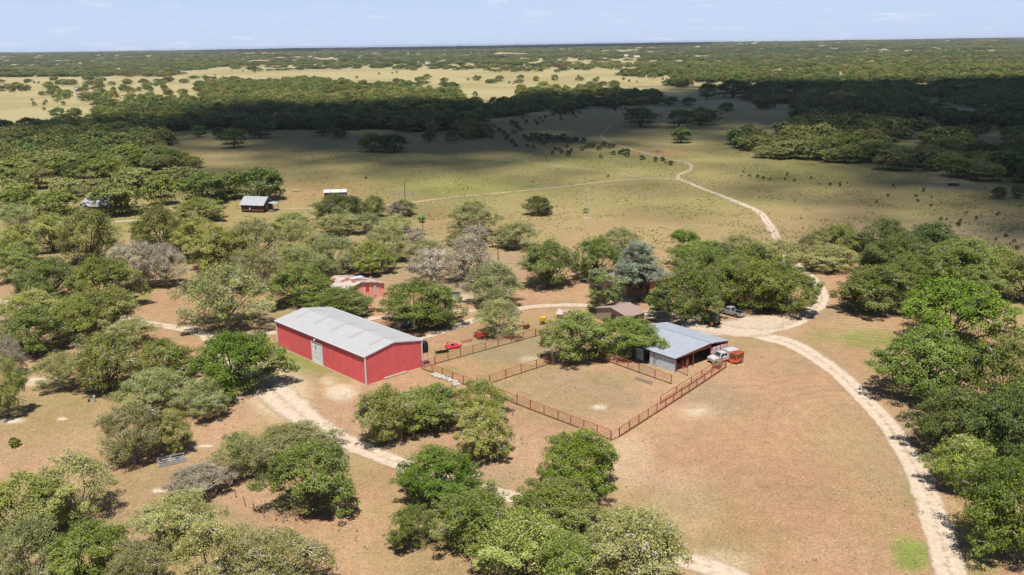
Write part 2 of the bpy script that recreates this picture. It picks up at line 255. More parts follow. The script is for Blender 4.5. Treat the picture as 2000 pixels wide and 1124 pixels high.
# mower passes: curved parallel swaths in the mown field east of the track
pc = G(1590, 690); mpn = n.new('ShaderNodeMapping'); mpn.inputs['Location'].default_value = (-float(pc[0])+2, -float(pc[1])+34, 0); l.new(tcg.outputs['Object'], mpn.inputs[0])
wv = n.new('ShaderNodeTexWave'); wv.wave_type = 'RINGS'; wv.rings_direction = 'SPHERICAL'; wv.inputs['Scale'].default_value = .16; wv.inputs['Distortion'].default_value = 1.2; wv.inputs['Detail'].default_value = 2; wv.inputs['Detail Scale'].default_value = .4
l.new(mpn.outputs[0], wv.inputs['Vector']); am = n.new('ShaderNodeAttribute'); am.attribute_name = 'mown'; sm = n.new('ShaderNodeSeparateColor'); l.new(am.outputs['Color'], sm.inputs[0])
wr = ramp(wv.outputs['Fac'], .80, .97); c = mixn(mixn(sm.outputs[0], (0, 0, 0, 1), mixn(.16, (0, 0, 0, 1), wr.outputs[0])), c, mixn(.6, c, (.75, .62, .42, 1)))
l.new(c, b.inputs['Base Color'])
bmp = n.new('ShaderNodeBump'); bmp.inputs['Strength'].default_value = .55; bmp.inputs['Distance'].default_value = .22; l.new(f1.outputs['Fac'], bmp.inputs['Height']); l.new(bmp.outputs[0], b.inputs['Normal'])
gpx, gpy = PX(np.stack([xg, yg, xg*0], -1)); mown = np.maximum(np.clip(1.3-np.hypot((gpx-1690)/90, (gpy-625)/75), 0, 1), np.clip(1.3-np.hypot((gpx-1620)/140, (gpy-800)/110), 0, 1)*.45)*(yg > 20)
struct(link('ground', bigmesh('ground', np.stack([xg, yg, zg], 1), fg, gm, {'soil': ground_color(xg, yg), 'mown': np.repeat(mown[:, None], 3, 1)}, True)))

# ------------------------------------------------------------------ roads: ragged-edged sheets of caliche
def roadmat(name, c1, c2, mid):
    m = bpy.data.materials.new(name); n, l, b = nodes(m); b.inputs['Roughness'].default_value = 1; b.inputs['Specular IOR Level'].default_value = .1
    a = n.new('ShaderNodeAttribute'); a.attribute_name = 'lane'; s = n.new('ShaderNodeSeparateColor'); l.new(a.outputs['Color'], s.inputs[0]); t = n.new('ShaderNodeTexCoord')
    def N(sc, d=5):
        q = n.new('ShaderNodeTexNoise'); q.inputs['Scale'].default_value = sc; q.inputs['Detail'].default_value = d; q.inputs['Roughness'].default_value = .65; l.new(t.outputs['Object'], q.inputs['Vector']); return q
    def Mth(op, x, y=None, z=None):
        q = n.new('ShaderNodeMath'); q.operation = op
        for i, v in enumerate((x, y, z)):
            if v is None: continue
            if isinstance(v, (int, float)): q.inputs[i].default_value = v
            else: l.new(v, q.inputs[i])
        return q.outputs[0]
    n1 = N(1.1); n2 = N(.35, 3); n3 = N(5, 3)
    e = Mth('ADD', s.outputs[0], Mth('MULTIPLY', Mth('SUBTRACT', n1.outputs['Fac'], .5), .7)); e = Mth('ADD', e, Mth('MULTIPLY', Mth('SUBTRACT', n2.outputs['Fac'], .5), .55))
    mr = n.new('ShaderNodeMapRange'); mr.interpolation_type = 'SMOOTHSTEP'; mr.inputs[1].default_value = .98; mr.inputs[2].default_value = .62; l.new(e, mr.inputs[0])
    # grassy strip between the wheel ruts
    g = Mth('ADD', s.outputs[0], Mth('MULTIPLY', Mth('SUBTRACT', n1.outputs['Fac'], .45), .9)); mg = n.new('ShaderNodeMapRange'); mg.interpolation_type = 'SMOOTHSTEP'; mg.inputs[1].default_value = .02; mg.inputs[2].default_value = .22; l.new(g, mg.inputs[0])
    gg = Mth('SUBTRACT', 1., Mth('MULTIPLY', Mth('SUBTRACT', 1., mg.outputs[0]), Mth('MULTIPLY', s.outputs[1], mid)))
    al = Mth('MULTIPLY', Mth('MULTIPLY', mr.outputs[0], gg), s.outputs[2])
    r = n.new('ShaderNodeValToRGB'); r.color_ramp.elements[0].position = .35; r.color_ramp.elements[1].position = .62; r.color_ramp.elements[0].color = (*c1, 1); r.color_ramp.elements[1].color = (*c2, 1)
    l.new(Mth('ADD', Mth('MULTIPLY', n1.outputs['Fac'], .6), Mth('MULTIPLY', n3.outputs['Fac'], .4)), r.inputs[0]); l.new(r.outputs[0], b.inputs['Base Color'])
    tr = n.new('ShaderNodeBsdfTransparent'); ms = n.new('ShaderNodeMixShader'); l.new(al, ms.inputs[0]); l.new(tr.outputs[0], ms.inputs[1]); l.new(b.outputs[0], ms.inputs[2])
    o = [q for q in n if q.type == 'OUTPUT_MATERIAL'][0]; l.new(ms.outputs[0], o.inputs[0]); return m
RM = roadmat('caliche', (.31, .235, .17), (.46, .375, .285), .7); RM2 = roadmat('worn_dirt', (.33, .24, .165), (.43, .325, .225), .6)
ROADS = [
 ('track', RM, [(1508, 455, 3.6), (1497, 430, 3.8), (1480, 413, 3.8), (1450, 399, 3.8), (1410, 383, 3.6), (1370, 368, 3.4), (1335, 353, 3.2)], .9, 1.),
 ('track', RM, [(1490, 425, 3.6), (1508, 445, 4), (1517, 465, 4), (1535, 500, 4), (1562, 522, 4), (1590, 548, 4.2), (1604, 572, 4.6), (1600, 595, 5), (1575, 615, 5.4), (1545, 634, 6.5), (1515, 645, 8)], .5, 1.),
 ('track', RM2, [(1345, 358, 3), (1324, 348, 3), (1330, 340, 3), (1349, 331, 3), (1345, 320, 3), (1300, 309, 3), (1255, 298, 2.8), (1210, 284, 2.8), (1178, 270, 2.8), (1176, 262, 2.8), (1196, 245, 2.6)], .9, .85),
 ('track', RM2, [(1345, 354, 3), (1300, 349, 3), (1250, 350, 3), (1200, 353, 2.8), (1100, 365, 2.8), (1000, 375, 2.8), (900, 384, 2.8), (840, 391, 3), (790, 398, 3.2), (700, 406, 3), (620, 407, 2.6), (560, 408, 2.4), (536, 409, 2.4)], .5, .85),
 ('track', RM2, [(1262, 350, 2.6), (1225, 342, 2.6), (1150, 331, 2.6), (1050, 318, 2.4), (980, 304, 2.4), (920, 295, 2.4), (820, 291, 2.4), (700, 289, 2.4), (640, 276, 2.4), (590, 268, 2.4), (530, 262, 2.4)], .8, .5),
 ('road', RM, [(1450, 652, 9), (1500, 660, 8.5), (1545, 672, 7), (1590, 697, 6), (1640, 733, 5.2), (1690, 782, 5), (1730, 825, 5), (1765, 875, 5), (1795, 930, 5), (1820, 1000, 5.2), (1840, 1060, 5.2), (1856, 1120, 5.2), (1868, 1190, 5.2)], .4, 1.),
 ('road', RM, [(1500, 642, 9), (1450, 648, 9), (1390, 645, 11), (1330, 632, 10), (1280, 618, 8), (1225, 606, 6), (1180, 600, 4.4), (1140, 597, 4.2), (1090, 597, 4), (1040, 600, 4), (990, 608, 4), (950, 618, 4.2), (915, 630, 4.2), (880, 642, 4), (845, 655, 3.6), (800, 668, 3.4)], .35, .95),
 ('road', RM, [(985, 604, 4), (940, 606, 3.6), (890, 610, 3.4), (840, 614, 3.4), (780, 617, 3.6), (720, 624, 3.6), (650, 636, 3.6), (580, 646, 3.8), (540, 650, 4), (500, 652, 4), (450, 652, 4.2), (400, 652, 4.6), (350, 642, 4.6), (300, 634, 4.4), (240, 622, 4.2), (180, 610, 4.2), (100, 604, 4.2), (40, 598, 4.4), (0, 590, 4.4), (-80, 578, 4.4)], .3, .95),
 ('road', RM, [(385, 645, 5), (410, 662, 5), (440, 690, 5.4), (480, 722, 7), (525, 756, 9.5), (560, 788, 9), (600, 820, 7.5), (645, 848, 6.4), (700, 874, 5.6), (760, 898, 5), (820, 922, 4.6), (880, 942, 4.6), (940, 958, 4.4), (1000, 972, 4.4), (1080, 1000, 4.4), (1160, 1032, 4.4), (1240, 1062, 4.6), (1330, 1092, 4.8), (1420, 1120, 5), (1500, 1150, 5)], .35, 1.),
 ('path', RM, [(120, 446, 3.4), (160, 442, 3.4), (205, 436, 3.6), (240, 433, 3.6), (290, 430, 3.6), (350, 428, 3.4), (420, 420, 3)], .1, .95),
 ('path', RM, [(212, 410, 2.4), (240, 410, 2.2), (280, 406, 2), (330, 408, 2), (380, 412, 2)], 0, .9),
 ('path', RM, [(1296, 600, 5), (1270, 585, 4.5), (1235, 577, 4), (1200, 582, 2.5)], 0, .9),
 ('dirt_yard', RM, [(1260, 612, 14), (1300, 616, 14), (1350, 628, 14), (1400, 640, 13), (1460, 648, 13), (1515, 645, 13)], 0, .95),
 ('dirt_yard', RM, [(1545, 622, 12), (1500, 628, 15), (1450, 634, 14), (1410, 632, 9)], 0, .9),
]
for ri, (nm, rm, pts, mid, op) in enumerate(ROADS):
    P = np.array([[*G(a, bb)[:2], w] for a, bb, w in pts]); Q = []
    for i in range(len(P)-1):       # Catmull-Rom
        p0, p1, p2, p3 = P[max(i-1, 0)], P[i], P[i+1], P[min(i+2, len(P)-1)]; k = max(2, int(np.hypot(*(p2-p1)[:2])/1.5))
        for t in np.arange(k)/k: Q.append(.5*((2*p1)+(p2-p0)*t+(2*p0-5*p1+4*p2-p3)*t*t+(3*p1-p0-3*p2+p3)*t**3))
    Q.append(P[-1]); Q = np.array(Q); T = np.gradient(Q[:, :2], axis=0); T /= np.linalg.norm(T, axis=1)[:, None]+1e-9; Nn = np.stack([-T[:, 1], T[:, 0]], 1)
    lanes = np.array([-1.5, -1.1, -.8, -.5, -.25, 0, .25, .5, .8, 1.1, 1.5]); v = []; a = []; n_ = len(Q)
    ends = np.minimum(1, np.minimum(np.arange(n_), np.arange(n_)[::-1])/4.)
    for i in range(n_):
        for u in lanes:
            p = Q[i, :2]+Nn[i]*u*Q[i, 2]*.5*.80; v.append((p[0], p[1], 0)); a.append((abs(u)+(1-ends[i])*.5, mid, op))
    v = np.array(v); v[:, 2] = .022+.006*ri; k = len(lanes); ii = np.arange(n_*k).reshape(n_, k)
    f = np.stack([ii[:-1, :-1].ravel(), ii[1:, :-1].ravel(), ii[1:, 1:].ravel(), ii[:-1, 1:].ravel()], 1)
    struct(link(nm, bigmesh(nm, v, f, rm, {'lane': np.array(a)}, True)))
# ------------------------------------------------------------------ trees
def crown_data(seed, R=5., H=7., nl=30000, leaf=.16, lobes=17, sub=11, style='oak', fill=.24):
    """leaf-sized quads gathered in sprays, sprays in boughs; returns verts, faces, tint and the bough/spray centres"""
    g = np.random.default_rng(seed); z0 = .13*H; hc = H-z0; cs = []; k = 0
    asp = g.uniform(.82, 1.0); rot = g.uniform(0, 6.28)
    bulge = [(g.uniform(0, 6.28), g.uniform(.6, 1.)) for _ in range(3)]
    while len(cs) < lobes and k < 3000:
        k += 1
        if style == 'tall': t = g.uniform(0, 6.28); r = R*math.sqrt(g.uniform(0, .8)); z = z0+hc*g.uniform(.08, .93); r *= (1-.55*abs((z-z0)/hc-.42)**1.2); br = R*g.uniform(.34, .5)
        elif style == 'cedar': z = g.uniform(.36, .98); t = g.uniform(0, 6.28); r = R*min(1, (1-z)*1.6)**.7*g.uniform(.45, .92); z = H*z*.97; br = R*g.uniform(.2, .34)
        else:
            t = g.uniform(0, 6.28); q = math.sqrt(g.uniform(0, 1)); rm = .86-.16*math.sin(2*t+rot)*.6-.12*math.sin(3*t+bulge[0][0])
            r = R*q*rm; z = z0+hc*(.10+.76*math.sqrt(max(0, 1-(q*.93)**2)))*g.uniform(.80, 1.); br = R*g.uniform(.23, .34)
            if q > .6 and g.uniform() < .5: z -= hc*g.uniform(.1, .3)
        p = np.array([r*math.cos(t), r*math.sin(t)*asp, z])
        if all(np.linalg.norm((p-c_[0])*[1, 1, 1.3]) > .62*(br+c_[1])*(.75 if k < 1500 else .5) for c_ in cs): cs.append((p, br))
    subs = []
    for p, br in cs:
        for j in range(sub):
            d = g.normal(size=3); d[2] = abs(d[2])*1.0-.35 if g.uniform() < .8 else -abs(d[2])*.6; d /= np.linalg.norm(d)
            fl = .62 if style != 'cedar' else .28
            o = p*[1, 1, 0]; on = np.linalg.norm(o); 
            if on > 0: d[:2] += o[:2]/on*.35
            subs.append((p+d*[br, br, br*fl]*g.uniform(.72, 1.12), br*g.uniform(.26, .42), p, g.uniform()))
    # hanging skirt sprays
    S = np.array([s[0] for s in subs]); Br = np.array([s[1] for s in subs]); ctr = np.array([s[2] for s in subs]); sv = np.array([s[3] for s in subs])
    wt = Br**2; wt /= wt.sum(); which = g.choice(len(S), nl, p=wt); n = nl
    d = g.normal(size=(n, 3)); d /= np.linalg.norm(d, axis=1)[:, None]; rr = g.uniform(.35, 1., n)**.5*g.choice([1, 1, 1, 1.35], n)
    pos = S[which]+d*(Br[which]*rr)[:, None]*[1.1, 1.1, .62]
    inner = g.uniform(size=n) < .12; pos[inner] = ctr[which[inner]]+g.normal(size=(inner.sum(), 3))*R*.11
    if style == 'oak' and fill > 0:         # the even outer canopy between the boughs, lumpy
        fi = g.uniform(size=n) < fill; k_ = int(fi.sum()); th = g.uniform(0, 6.28, k_); q = np.sqrt(g.uniform(0, 1, k_)); 
        lump = .80+.13*np.sin(th*5+q*9+rot)*np.sin(q*11+th*2)+.07*np.sin(th*11+q*17+rot*2); und = g.uniform(size=k_) < .22
        zz_ = hc*.80*np.sqrt(np.maximum(0, 1-(q*.97)**2)); zz_ = np.where(und, -hc*.10*g.uniform(0, 1, k_), zz_)
        pos[fi] = np.stack([np.cos(th)*q*R*.93*np.where(q > .5, lump+.12, 1), np.sin(th)*q*R*.93*asp*np.where(q > .5, lump+.12, 1), z0+hc*.14+zz_*(lump+.1)], 1)+g.normal(size=(k_, 3))*R*.035
    pos[:, 2] = np.maximum(pos[:, 2], .11*H+g.uniform(0, .06, n)*H)
    out = pos-[0, 0, z0+hc*.1]; out /= np.linalg.norm(out, axis=1)[:, None]+1e-6
    nr = out*.5+np.array([0, 0, .8])+g.normal(size=(n, 3))*.5; nr /= np.linalg.norm(nr, axis=1)[:, None]
    t1 = np.cross(nr, g.normal(size=(n, 3))); t1 /= np.linalg.norm(t1, axis=1)[:, None]; t2 = np.cross(nr, t1)
    s1 = leaf*g.uniform(.55, 1.25, n)[:, None]*.8; s2 = s1*g.uniform(.45, .8, (n, 1))
    v = np.empty((n, 4, 3)); v[:, 0] = pos-t1*s1; v[:, 1] = pos-t2*s2; v[:, 2] = pos+t1*s1; v[:, 3] = pos+t2*s2
    lob = np.array([g.uniform() for _ in cs]); lobi = np.repeat(np.arange(len(cs)), sub)
    tint = np.clip(.30+.34*(lob[lobi][which]-.5)+.42*(sv[which]-.5)+g.normal(0, .17, n)+.12, 0, 1); lich = np.clip((g.uniform(size=n) < (.10+.35*(lob[lobi][which] > .68)))*g.uniform(.5, 1, n), 0, 1)
    col = np.repeat(np.stack([tint, lich, tint*0], 1), 4, 0)
    return v.reshape(-1, 3), np.arange(4*n).reshape(n, 4), col, cs, subs
def crown_mesh(name, m, **k):
    v, f, col, cs, subs = crown_data(**k); return bigmesh(name, v, f, m, {'tint': col}), cs, subs
def trunk_mesh(name, mats, cs, subs, seed, R=5., H=7., tr=.32, twigs=1., forks=3, tops=False):
    g = random.Random(seed); b = MB(); b.cm = 0
    z0 = .16*H; base = [Vector((g.uniform(-.25, .25), g.uniform(-.25, .25), 0)) for _ in range(max(1, forks-1))]; knees = []
    for i, s in enumerate(base):
        a = g.uniform(0, 6.28) if i else 0; kx = Vector((math.cos(a)*.5*i+g.uniform(-.3, .3), math.sin(a)*.5*i+g.uniform(-.3, .3), z0*g.uniform(.75, 1.1))); r = tr*(1 if i == 0 else .7)
        b.cyl(s-Vector((0, 0, .2)), s+Vector((0, 0, .25)), r*1.45, 8, r*1.08, False); b.cyl(s+Vector((0, 0, .25)), kx, r*1.08, 8, r*.8, False); knees.append((kx, r*.8))
    for p, br in cs:
        p = Vector(p); kx, r = min(knees, key=lambda q: (q[0]-p).length+g.uniform(0, 2)); m1 = kx.lerp(p, .45)+Vector((g.uniform(-.4, .4), g.uniform(-.4, .4), -.12*(p-kx).length*g.uniform(.2, 1)))
        b.cyl(kx, m1, r*.52, 6, r*.36, False); b.cyl(m1, p, r*.36, 5, r*.16, False)
    b.cm = 1
    for s, br, c, sv in subs:
        if g.random() > twigs: continue
        s = Vector(s); c = Vector(c); m1 = c.lerp(s, .55)+Vector((g.uniform(-1, 1), g.uniform(-1, 1), g.uniform(-.5, .8)))*br*.5
        b.cyl(c, m1, .055, 3, .04, False); e = s+(s-c).normalized()*br*g.uniform(.1, .7)*(1.3 if tops else .7); b.cyl(m1, e, .042, 3, .018, False)
        for q in range(3 if tops else 2):
            m2 = m1.lerp(e, g.uniform(.2, .9)); b.cyl(m2, m2+Vector((g.uniform(-1, 1), g.uniform(-1, 1), g.uniform(-.2, 1.1)))*br*(1.3 if tops else .95), .02, 3, .008, False)
    me = bpy.data.meshes.new(name); me.from_pydata(b.v, [], b.f)
    for m in mats: me.materials.append(m)
    me.polygons.foreach_set('material_index', b.m); me.update(); return me
HI = []                                   # detailed oaks
for i in range(6):
    cm_, cs, subs = crown_mesh('crown', LM['o'], seed=20+i, nl=[34000, 30000, 32000, 36000, 26000, 30000][i], leaf=.135, lobes=[19, 16, 22, 18, 13, 24][i], sub=12)
    HI.append((cm_, trunk_mesh('trunk', [M['bark'], M['greybark']], cs, subs, i, twigs=.9)))
SP = []                                   # thin-leaved oaks whose lichened twigs show
for i in range(4):
    cm_, cs, subs = crown_mesh('crown', LM['s'], seed=60+i, nl=[25000, 23000, 27000, 21000][i], leaf=.125, fill=.28, lobes=[20, 17, 22, 15][i], sub=13)
    SP.append((cm_, trunk_mesh('trunk', [M['greybark'], M['greybark']], cs, subs, 40+i, twigs=1., tops=True)))
BARE = []
for i in range(2):
    cm_, cs, subs = crown_mesh('crown', LM['d'], seed=80+i, nl=4200, leaf=.11, fill=0, lobes=18, sub=15)
    BARE.append((cm_, trunk_mesh('trunk', [M['greybark'], M['palebark']], cs, subs, 70+i, twigs=1., tops=True)))
cm_, cs, subs = crown_mesh('crown', LM['g'], seed=95, R=3., H=10., nl=20000, leaf=.14, lobes=22, sub=12, style='tall'); TALL = [(cm_, trunk_mesh('trunk', [M['palebark'], M['palebark']], cs, subs, 91, 3., 10., .25, 1., 3, True))]
cm_, cs, subs = crown_mesh('crown', LM['b'], seed=97, R=5., H=11., nl=34000, leaf=.14, lobes=46, sub=11, style='cedar'); CED = [(cm_, trunk_mesh('trunk', [M['bark'], M['greybark']], cs, subs, 92, 5., 11., .4, .8, 2, False))]
LO = []                                   # lighter meshes for trees beyond the buildings
for i in range(6):
    cm_, cs, subs = crown_mesh('crown', LM['o'], seed=120+i, nl=6500, leaf=.29, fill=.45, lobes=[15, 12, 18, 14, 16, 11][i], sub=8)
    LO.append((cm_, trunk_mesh('trunk', [M['bark'], M['greybark']], cs, subs[::5], 130+i, twigs=.6)))
FARM = {}
def solve_box(x0, y0, x1, y1):
    cx, cy = (x0+x1)/2, (y0+y1)/2; zc = 3.5
    for _ in range(8):
        g = G(cx, cy, zc); dv = g-np.array([0, 0, CH]); D = dv@fw; rng_ = np.linalg.norm(dv); sn = -dv[2]/rng_; cn = math.sqrt(1-sn*sn); a = (x1-x0)/2*D/FPX; hh = (y1-y0)/2*rng_/FPX
        cc = math.sqrt(max(hh*hh-(a*sn)**2, 0))/cn; cc = min(max(cc, .33*a, 1.2), 1.25*a+1.); zc = 1.22*cc; zc = min(zc, 9)
    return g[0], g[1], a, cc*2.22
KCNT = {}
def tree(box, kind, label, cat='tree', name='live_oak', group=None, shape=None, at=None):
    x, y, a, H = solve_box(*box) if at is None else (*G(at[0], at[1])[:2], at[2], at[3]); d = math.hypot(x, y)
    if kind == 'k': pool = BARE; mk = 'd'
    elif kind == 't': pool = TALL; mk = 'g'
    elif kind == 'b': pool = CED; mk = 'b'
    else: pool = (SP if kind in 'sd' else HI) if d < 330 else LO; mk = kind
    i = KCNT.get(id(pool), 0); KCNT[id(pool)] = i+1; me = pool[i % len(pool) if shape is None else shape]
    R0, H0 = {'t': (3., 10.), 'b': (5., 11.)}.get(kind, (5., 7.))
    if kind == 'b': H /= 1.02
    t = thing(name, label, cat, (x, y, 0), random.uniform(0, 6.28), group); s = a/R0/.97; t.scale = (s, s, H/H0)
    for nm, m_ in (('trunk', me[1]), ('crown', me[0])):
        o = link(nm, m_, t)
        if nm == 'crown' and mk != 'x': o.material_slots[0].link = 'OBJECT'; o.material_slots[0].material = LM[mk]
    return t
T = []
def K(k, *rows):
    for r in rows: T.append((k, r))
K('s', (0, 330, 56, 372, 'silver-green oak at the left picture edge above the grey-roofed cabin'),
 (45, 326, 104, 362, 'flat-topped silvery oak on twin bare trunks, north-west of the grey-roofed cabin'),
 (218, 328, 305, 362, 'wide silvery oak behind the oak that overhangs the left cabin'),
 (300, 325, 398, 362, 'silvery oak with a forked trunk left of the dark clump by the log cabin'),
 (95, 348, 162, 382, 'greyish oak right behind the roof of the left cabin'),
 (160, 350, 216, 376, 'small greyish oak peeping over the left cabin roof'),
 (0, 398, 62, 442, 'silver-green oak at the left edge, level with the left cabin'),
 (355, 508, 520, 628, 'large rounded silver-green oak left of the red metal barn, behind the bright green tree'),
 (440, 425, 545, 500, 'silver-green oak just below the log cabin'), (530, 428, 630, 505, 'silver-green oak in the grey thicket, right of the log cabin path'),
 (455, 480, 548, 560, 'grey-green oak in the thicket above the left end of the red barn'), (535, 468, 622, 545, 'grey-green oak in the middle of the pale thicket'),
 (600, 455, 692, 525, 'grey-green oak at the right end of the pale thicket'), (603, 500, 662, 538, 'low scrubby oak just above the rusty-roofed barn'),
 (615, 415, 702, 456, 'thin silvery oak showing bare trunks, below the dark oak by the tiny cabin'), (692, 412, 748, 452, 'small silvery oak between two thin oaks below the tiny cabin'),
 (715, 432, 795, 505, 'scraggly silver oak above the two-coloured oak with pale trunk'), (738, 418, 808, 452, 'small silvery oak right of the scraggly silver oak'),
 (790, 465, 866, 522, 'silver-green oak left of the bare dead tree'), (962, 428, 1058, 480, 'wide silver oak with many bare stems in the open pasture'),
 (880, 388, 966, 452, 'tall domed grey-green oak behind the pole that carries the transformer'), (1175, 443, 1252, 490, 'grey-green oak behind the blue cedar, edge of the open pasture'),
 (1405, 455, 1492, 522, 'silver-green oak where the bent track goes behind the grove'), (1480, 462, 1572, 524, 'silver-green oak hiding the bend of the track'),
 (1555, 452, 1628, 500, 'silvery oak right after the hidden bend of the track'), (1568, 478, 1690, 522, 'grey-green oak on leaning bare trunks, just right of the track bend'),
 (1713, 640, 1905, 762, 'large spreading grey-green oak with white dead limbs, east side of the mown field'), (1820, 850, 1952, 945, 'silver-green oak with tangled white dead branches beside the road'),
 (200, 622, 300, 672, 'silvery oak over the brush pile, west of the road'), (70, 685, 162, 750, 'small silvery oak with crooked dark trunk near the limestone slab'),
 (240, 718, 362, 790, 'silvery oak right of the green utility pedestal'), (340, 738, 446, 805, 'silvery oak next to the long pale beam'), (195, 785, 312, 888, 'grey-green oak on a thick bare trunk left above the steel gate'),
 (420, 838, 522, 925, 'thin silvery oak with bare trunk, right of the steel gate'), (500, 822, 640, 885, 'pale thin oak behind the big rounded oak beside the road bend'),
 (72, 885, 224, 998, 'rounded silvery bush-like oak alone at the lower left'), (265, 960, 418, 1062, 'silvery oak on the lower left, front of the pale bush'),
 (-10, 1000, 128, 1135, 'silver-green oak in the bottom left corner'), (200, 1058, 332, 1160, 'silvery oak cut by the bottom edge, second from the left corner'), (330, 1010, 492, 1140, 'broad silver-green oak at the bottom edge left of centre'),
 (448, 1030, 636, 1160, 'grey-green oak at the bottom edge, right end of the lower left thicket'), (1125, 980, 1358, 1150, 'large lichen-covered oak with pale bare branches at the bottom centre'),
 (912, 508, 1018, 592, 'upper grey-green oak beside the round stone cistern'), (922, 580, 1016, 650, 'silvery oak between the farm road and the pipe fence'))
K('o', (1062, 604, 1184, 698, 'grey-green oak with pale trunk inside the cattle pens'))
K('d', (215, 468, 302, 552, 'pale grey lichened oak below the left cabin drive'), (278, 472, 360, 548, 'pale grey oak with two dark trunks, right of the other lichened oak'),
 (795, 442, 832, 474, 'small bare grey tree beside the leaning vine-topped post'), (860, 455, 962, 545, 'grey leafless-looking oak right of the bare dead tree'),
 (900, 438, 958, 470, 'low grey bush-like oak around the pole with the transformer'), (-6, 655, 42, 722, 'pale lichened oak at the left edge above the limestone slab'), (330, 902, 446, 965, 'sparse pale bush-like oak under the steel gate'),
 (1020, 388, 1022, 390, 'x') if False else (755, 392, 800, 420, 'small grey oak under the tall thin pole left of centre'))
K('k', (793, 480, 898, 542, 'bare dead tree with a pale forked trunk behind the rusty-roofed barn', dict(name='dead_tree')),
 (1090, 492, 1122, 520, 'small bare dead tree left of the pasture mast foot', dict(name='dead_tree')))
K('o', (280, 340, 346, 392, 'olive oak on a single trunk, right of the left cabin'), (170, 358, 278, 412, 'spreading olive oak overhanging the left cabin roof'),
 (0, 358, 72, 386, 'olive oak at the left edge behind the green tree by the left cabin'), (345, 385, 436, 425, 'olive oak below the dark clump, left of the log cabin'),
 (50, 415, 142, 480, 'olive oak lower left of the left cabin'), (108, 408, 222, 500, 'big olive oak right below the left cabin'), (-8, 440, 70, 505, 'olive oak at the left edge below the cabin drive'),
 (340, 422, 442, 495, 'olive oak between the round green oak and the pale thicket'), (-10, 480, 76, 540, 'olive oak at the left edge above the left farm road'), (370, 440, 478, 520, 'olive oak above the large rounded silver-green oak'),
 (520, 412, 610, 462, 'olive oak left of the dark oak that hides the tiny cabin'), (705, 380, 752, 420, 'olive oak right of the dark oak that hides the tiny cabin'), (765, 388, 813, 418, 'olive oak under the tall thin pole, right one of the pair'),
 (680, 468, 772, 528, 'two-coloured oak with a pale trunk above the rusty-roofed barn'), (870, 452, 915, 478, 'small olive oak behind the grey leafless-looking oak'),
 (1430, 505, 1525, 600, 'olive oak in the grove behind the silver pickup'), (1500, 524, 1602, 605, 'olive oak at the right end of the grove, touching the track'), (1590, 436, 1682, 498, 'olive oak above the leaning-trunk oak right of the track bend'),
 (1645, 515, 1792, 600, 'olive oak with dark trunk left of the huge bright green oak'), (1788, 755, 1965, 872, 'olive oak on the east roadside below the large spreading grey-green oak'),
 (5, 568, 112, 622, 'olive oak on the left farm road, first from the edge'), (100, 575, 192, 652, 'olive oak over the left farm road, second from the edge'), (150, 558, 278, 640, 'domed olive oak leaning over the left farm road'),
 (145, 650, 262, 752, 'broad olive oak with a thick trunk above the green utility pedestal'), (250, 662, 372, 738, 'olive oak left of the bright green tree by the red barn'), (-30, 700, 42, 800, 'dark olive oak cut by the left edge, beside the limestone slab'),
 (298, 800, 372, 875, 'small olive oak directly above the steel gate'), (524, 858, 686, 988, 'big rounded oak standing alone left of the road bend'), (-40, 922, 136, 1035, 'olive oak at the left edge in the lower corner thicket'),
 (695, 752, 800, 856, 'olive oak in front of the red barn gable, left of the cluster'), (760, 745, 906, 830, 'spreading olive oak in front of the pipe fence corner'), (894, 740, 990, 806, 'small olive oak growing through the front pipe fence'),
 (892, 788, 1000, 888, 'small olive oak below the front pipe fence'), (1000, 930, 1172, 1040, 'grey-green oak below the round bright oak at the pen corner'), (925, 990, 1112, 1130, 'broad olive oak at the bottom centre'),
 (1048, 1030, 1182, 1150, 'olive oak at the bottom edge left of the lichen-covered oak'), (1950, 498, 2050, 575, 'olive oak at the right edge of the long eastern grove'))
K('g', (148, 312, 262, 350, 'bright green oak behind the left cabin'), (55, 374, 154, 414, 'bright green oak touching the left end of the left cabin'), (-6, 372, 62, 400, 'green oak at the left edge level with the left cabin roof'),
 (258, 402, 362, 480, 'round green oak right of the cabin drive'), (40, 505, 150, 578, 'green oak in the left wood above the farm road'), (130, 500, 258, 590, 'large green oak in the left wood above the farm road'),
 (1112, 458, 1217, 536, 'dense green oak left of the blue cedar'), (1018, 468, 1125, 552, 'dense green oak over the brown lawn, left one of the pair'), (1310, 465, 1432, 522, 'green oak behind the farmhouse grove'),
 (1272, 513, 1414, 616, 'large green oak with a stout trunk beside the farmhouse and the parked tractor'), (1380, 500, 1472, 590, 'green oak behind the green tractor'), (1798, 465, 1922, 530, 'green oak at the top of the eastern grove'),
 (1898, 480, 2010, 545, 'green oak at the right edge, top of the eastern grove'), (1850, 505, 1962, 572, 'green oak just above the huge bright green oak'), (1778, 508, 1862, 548, 'small green oak filling the eastern grove above the huge one'),
 (1895, 665, 2060, 800, 'green oak at the right edge, behind the large spreading grey-green oak'), (0, 600, 118, 680, 'green oak on two trunks at the left edge, below the farm road'), (100, 1015, 252, 1135, 'green oak at the bottom left between the silvery ones'),
 (755, 983, 846, 1062, 'small green oak at the lower left end of the front thicket'), (845, 945, 1000, 1062, 'green oak in the front thicket below the road'), (740, 543, 896, 632, 'bushy green oak shading the blue machine behind the red barn'),
 (525, 514, 652, 588, 'green oak left of the rusty-roofed barn'), (603, 560, 724, 612, 'green oak between the red barn and the rusty-roofed barn'), (1150, 615, 1290, 692, 'bright green oak overhanging the open shed'),
 (1748, 478, 1805, 520, 'small green oak in the middle of the eastern grove'))
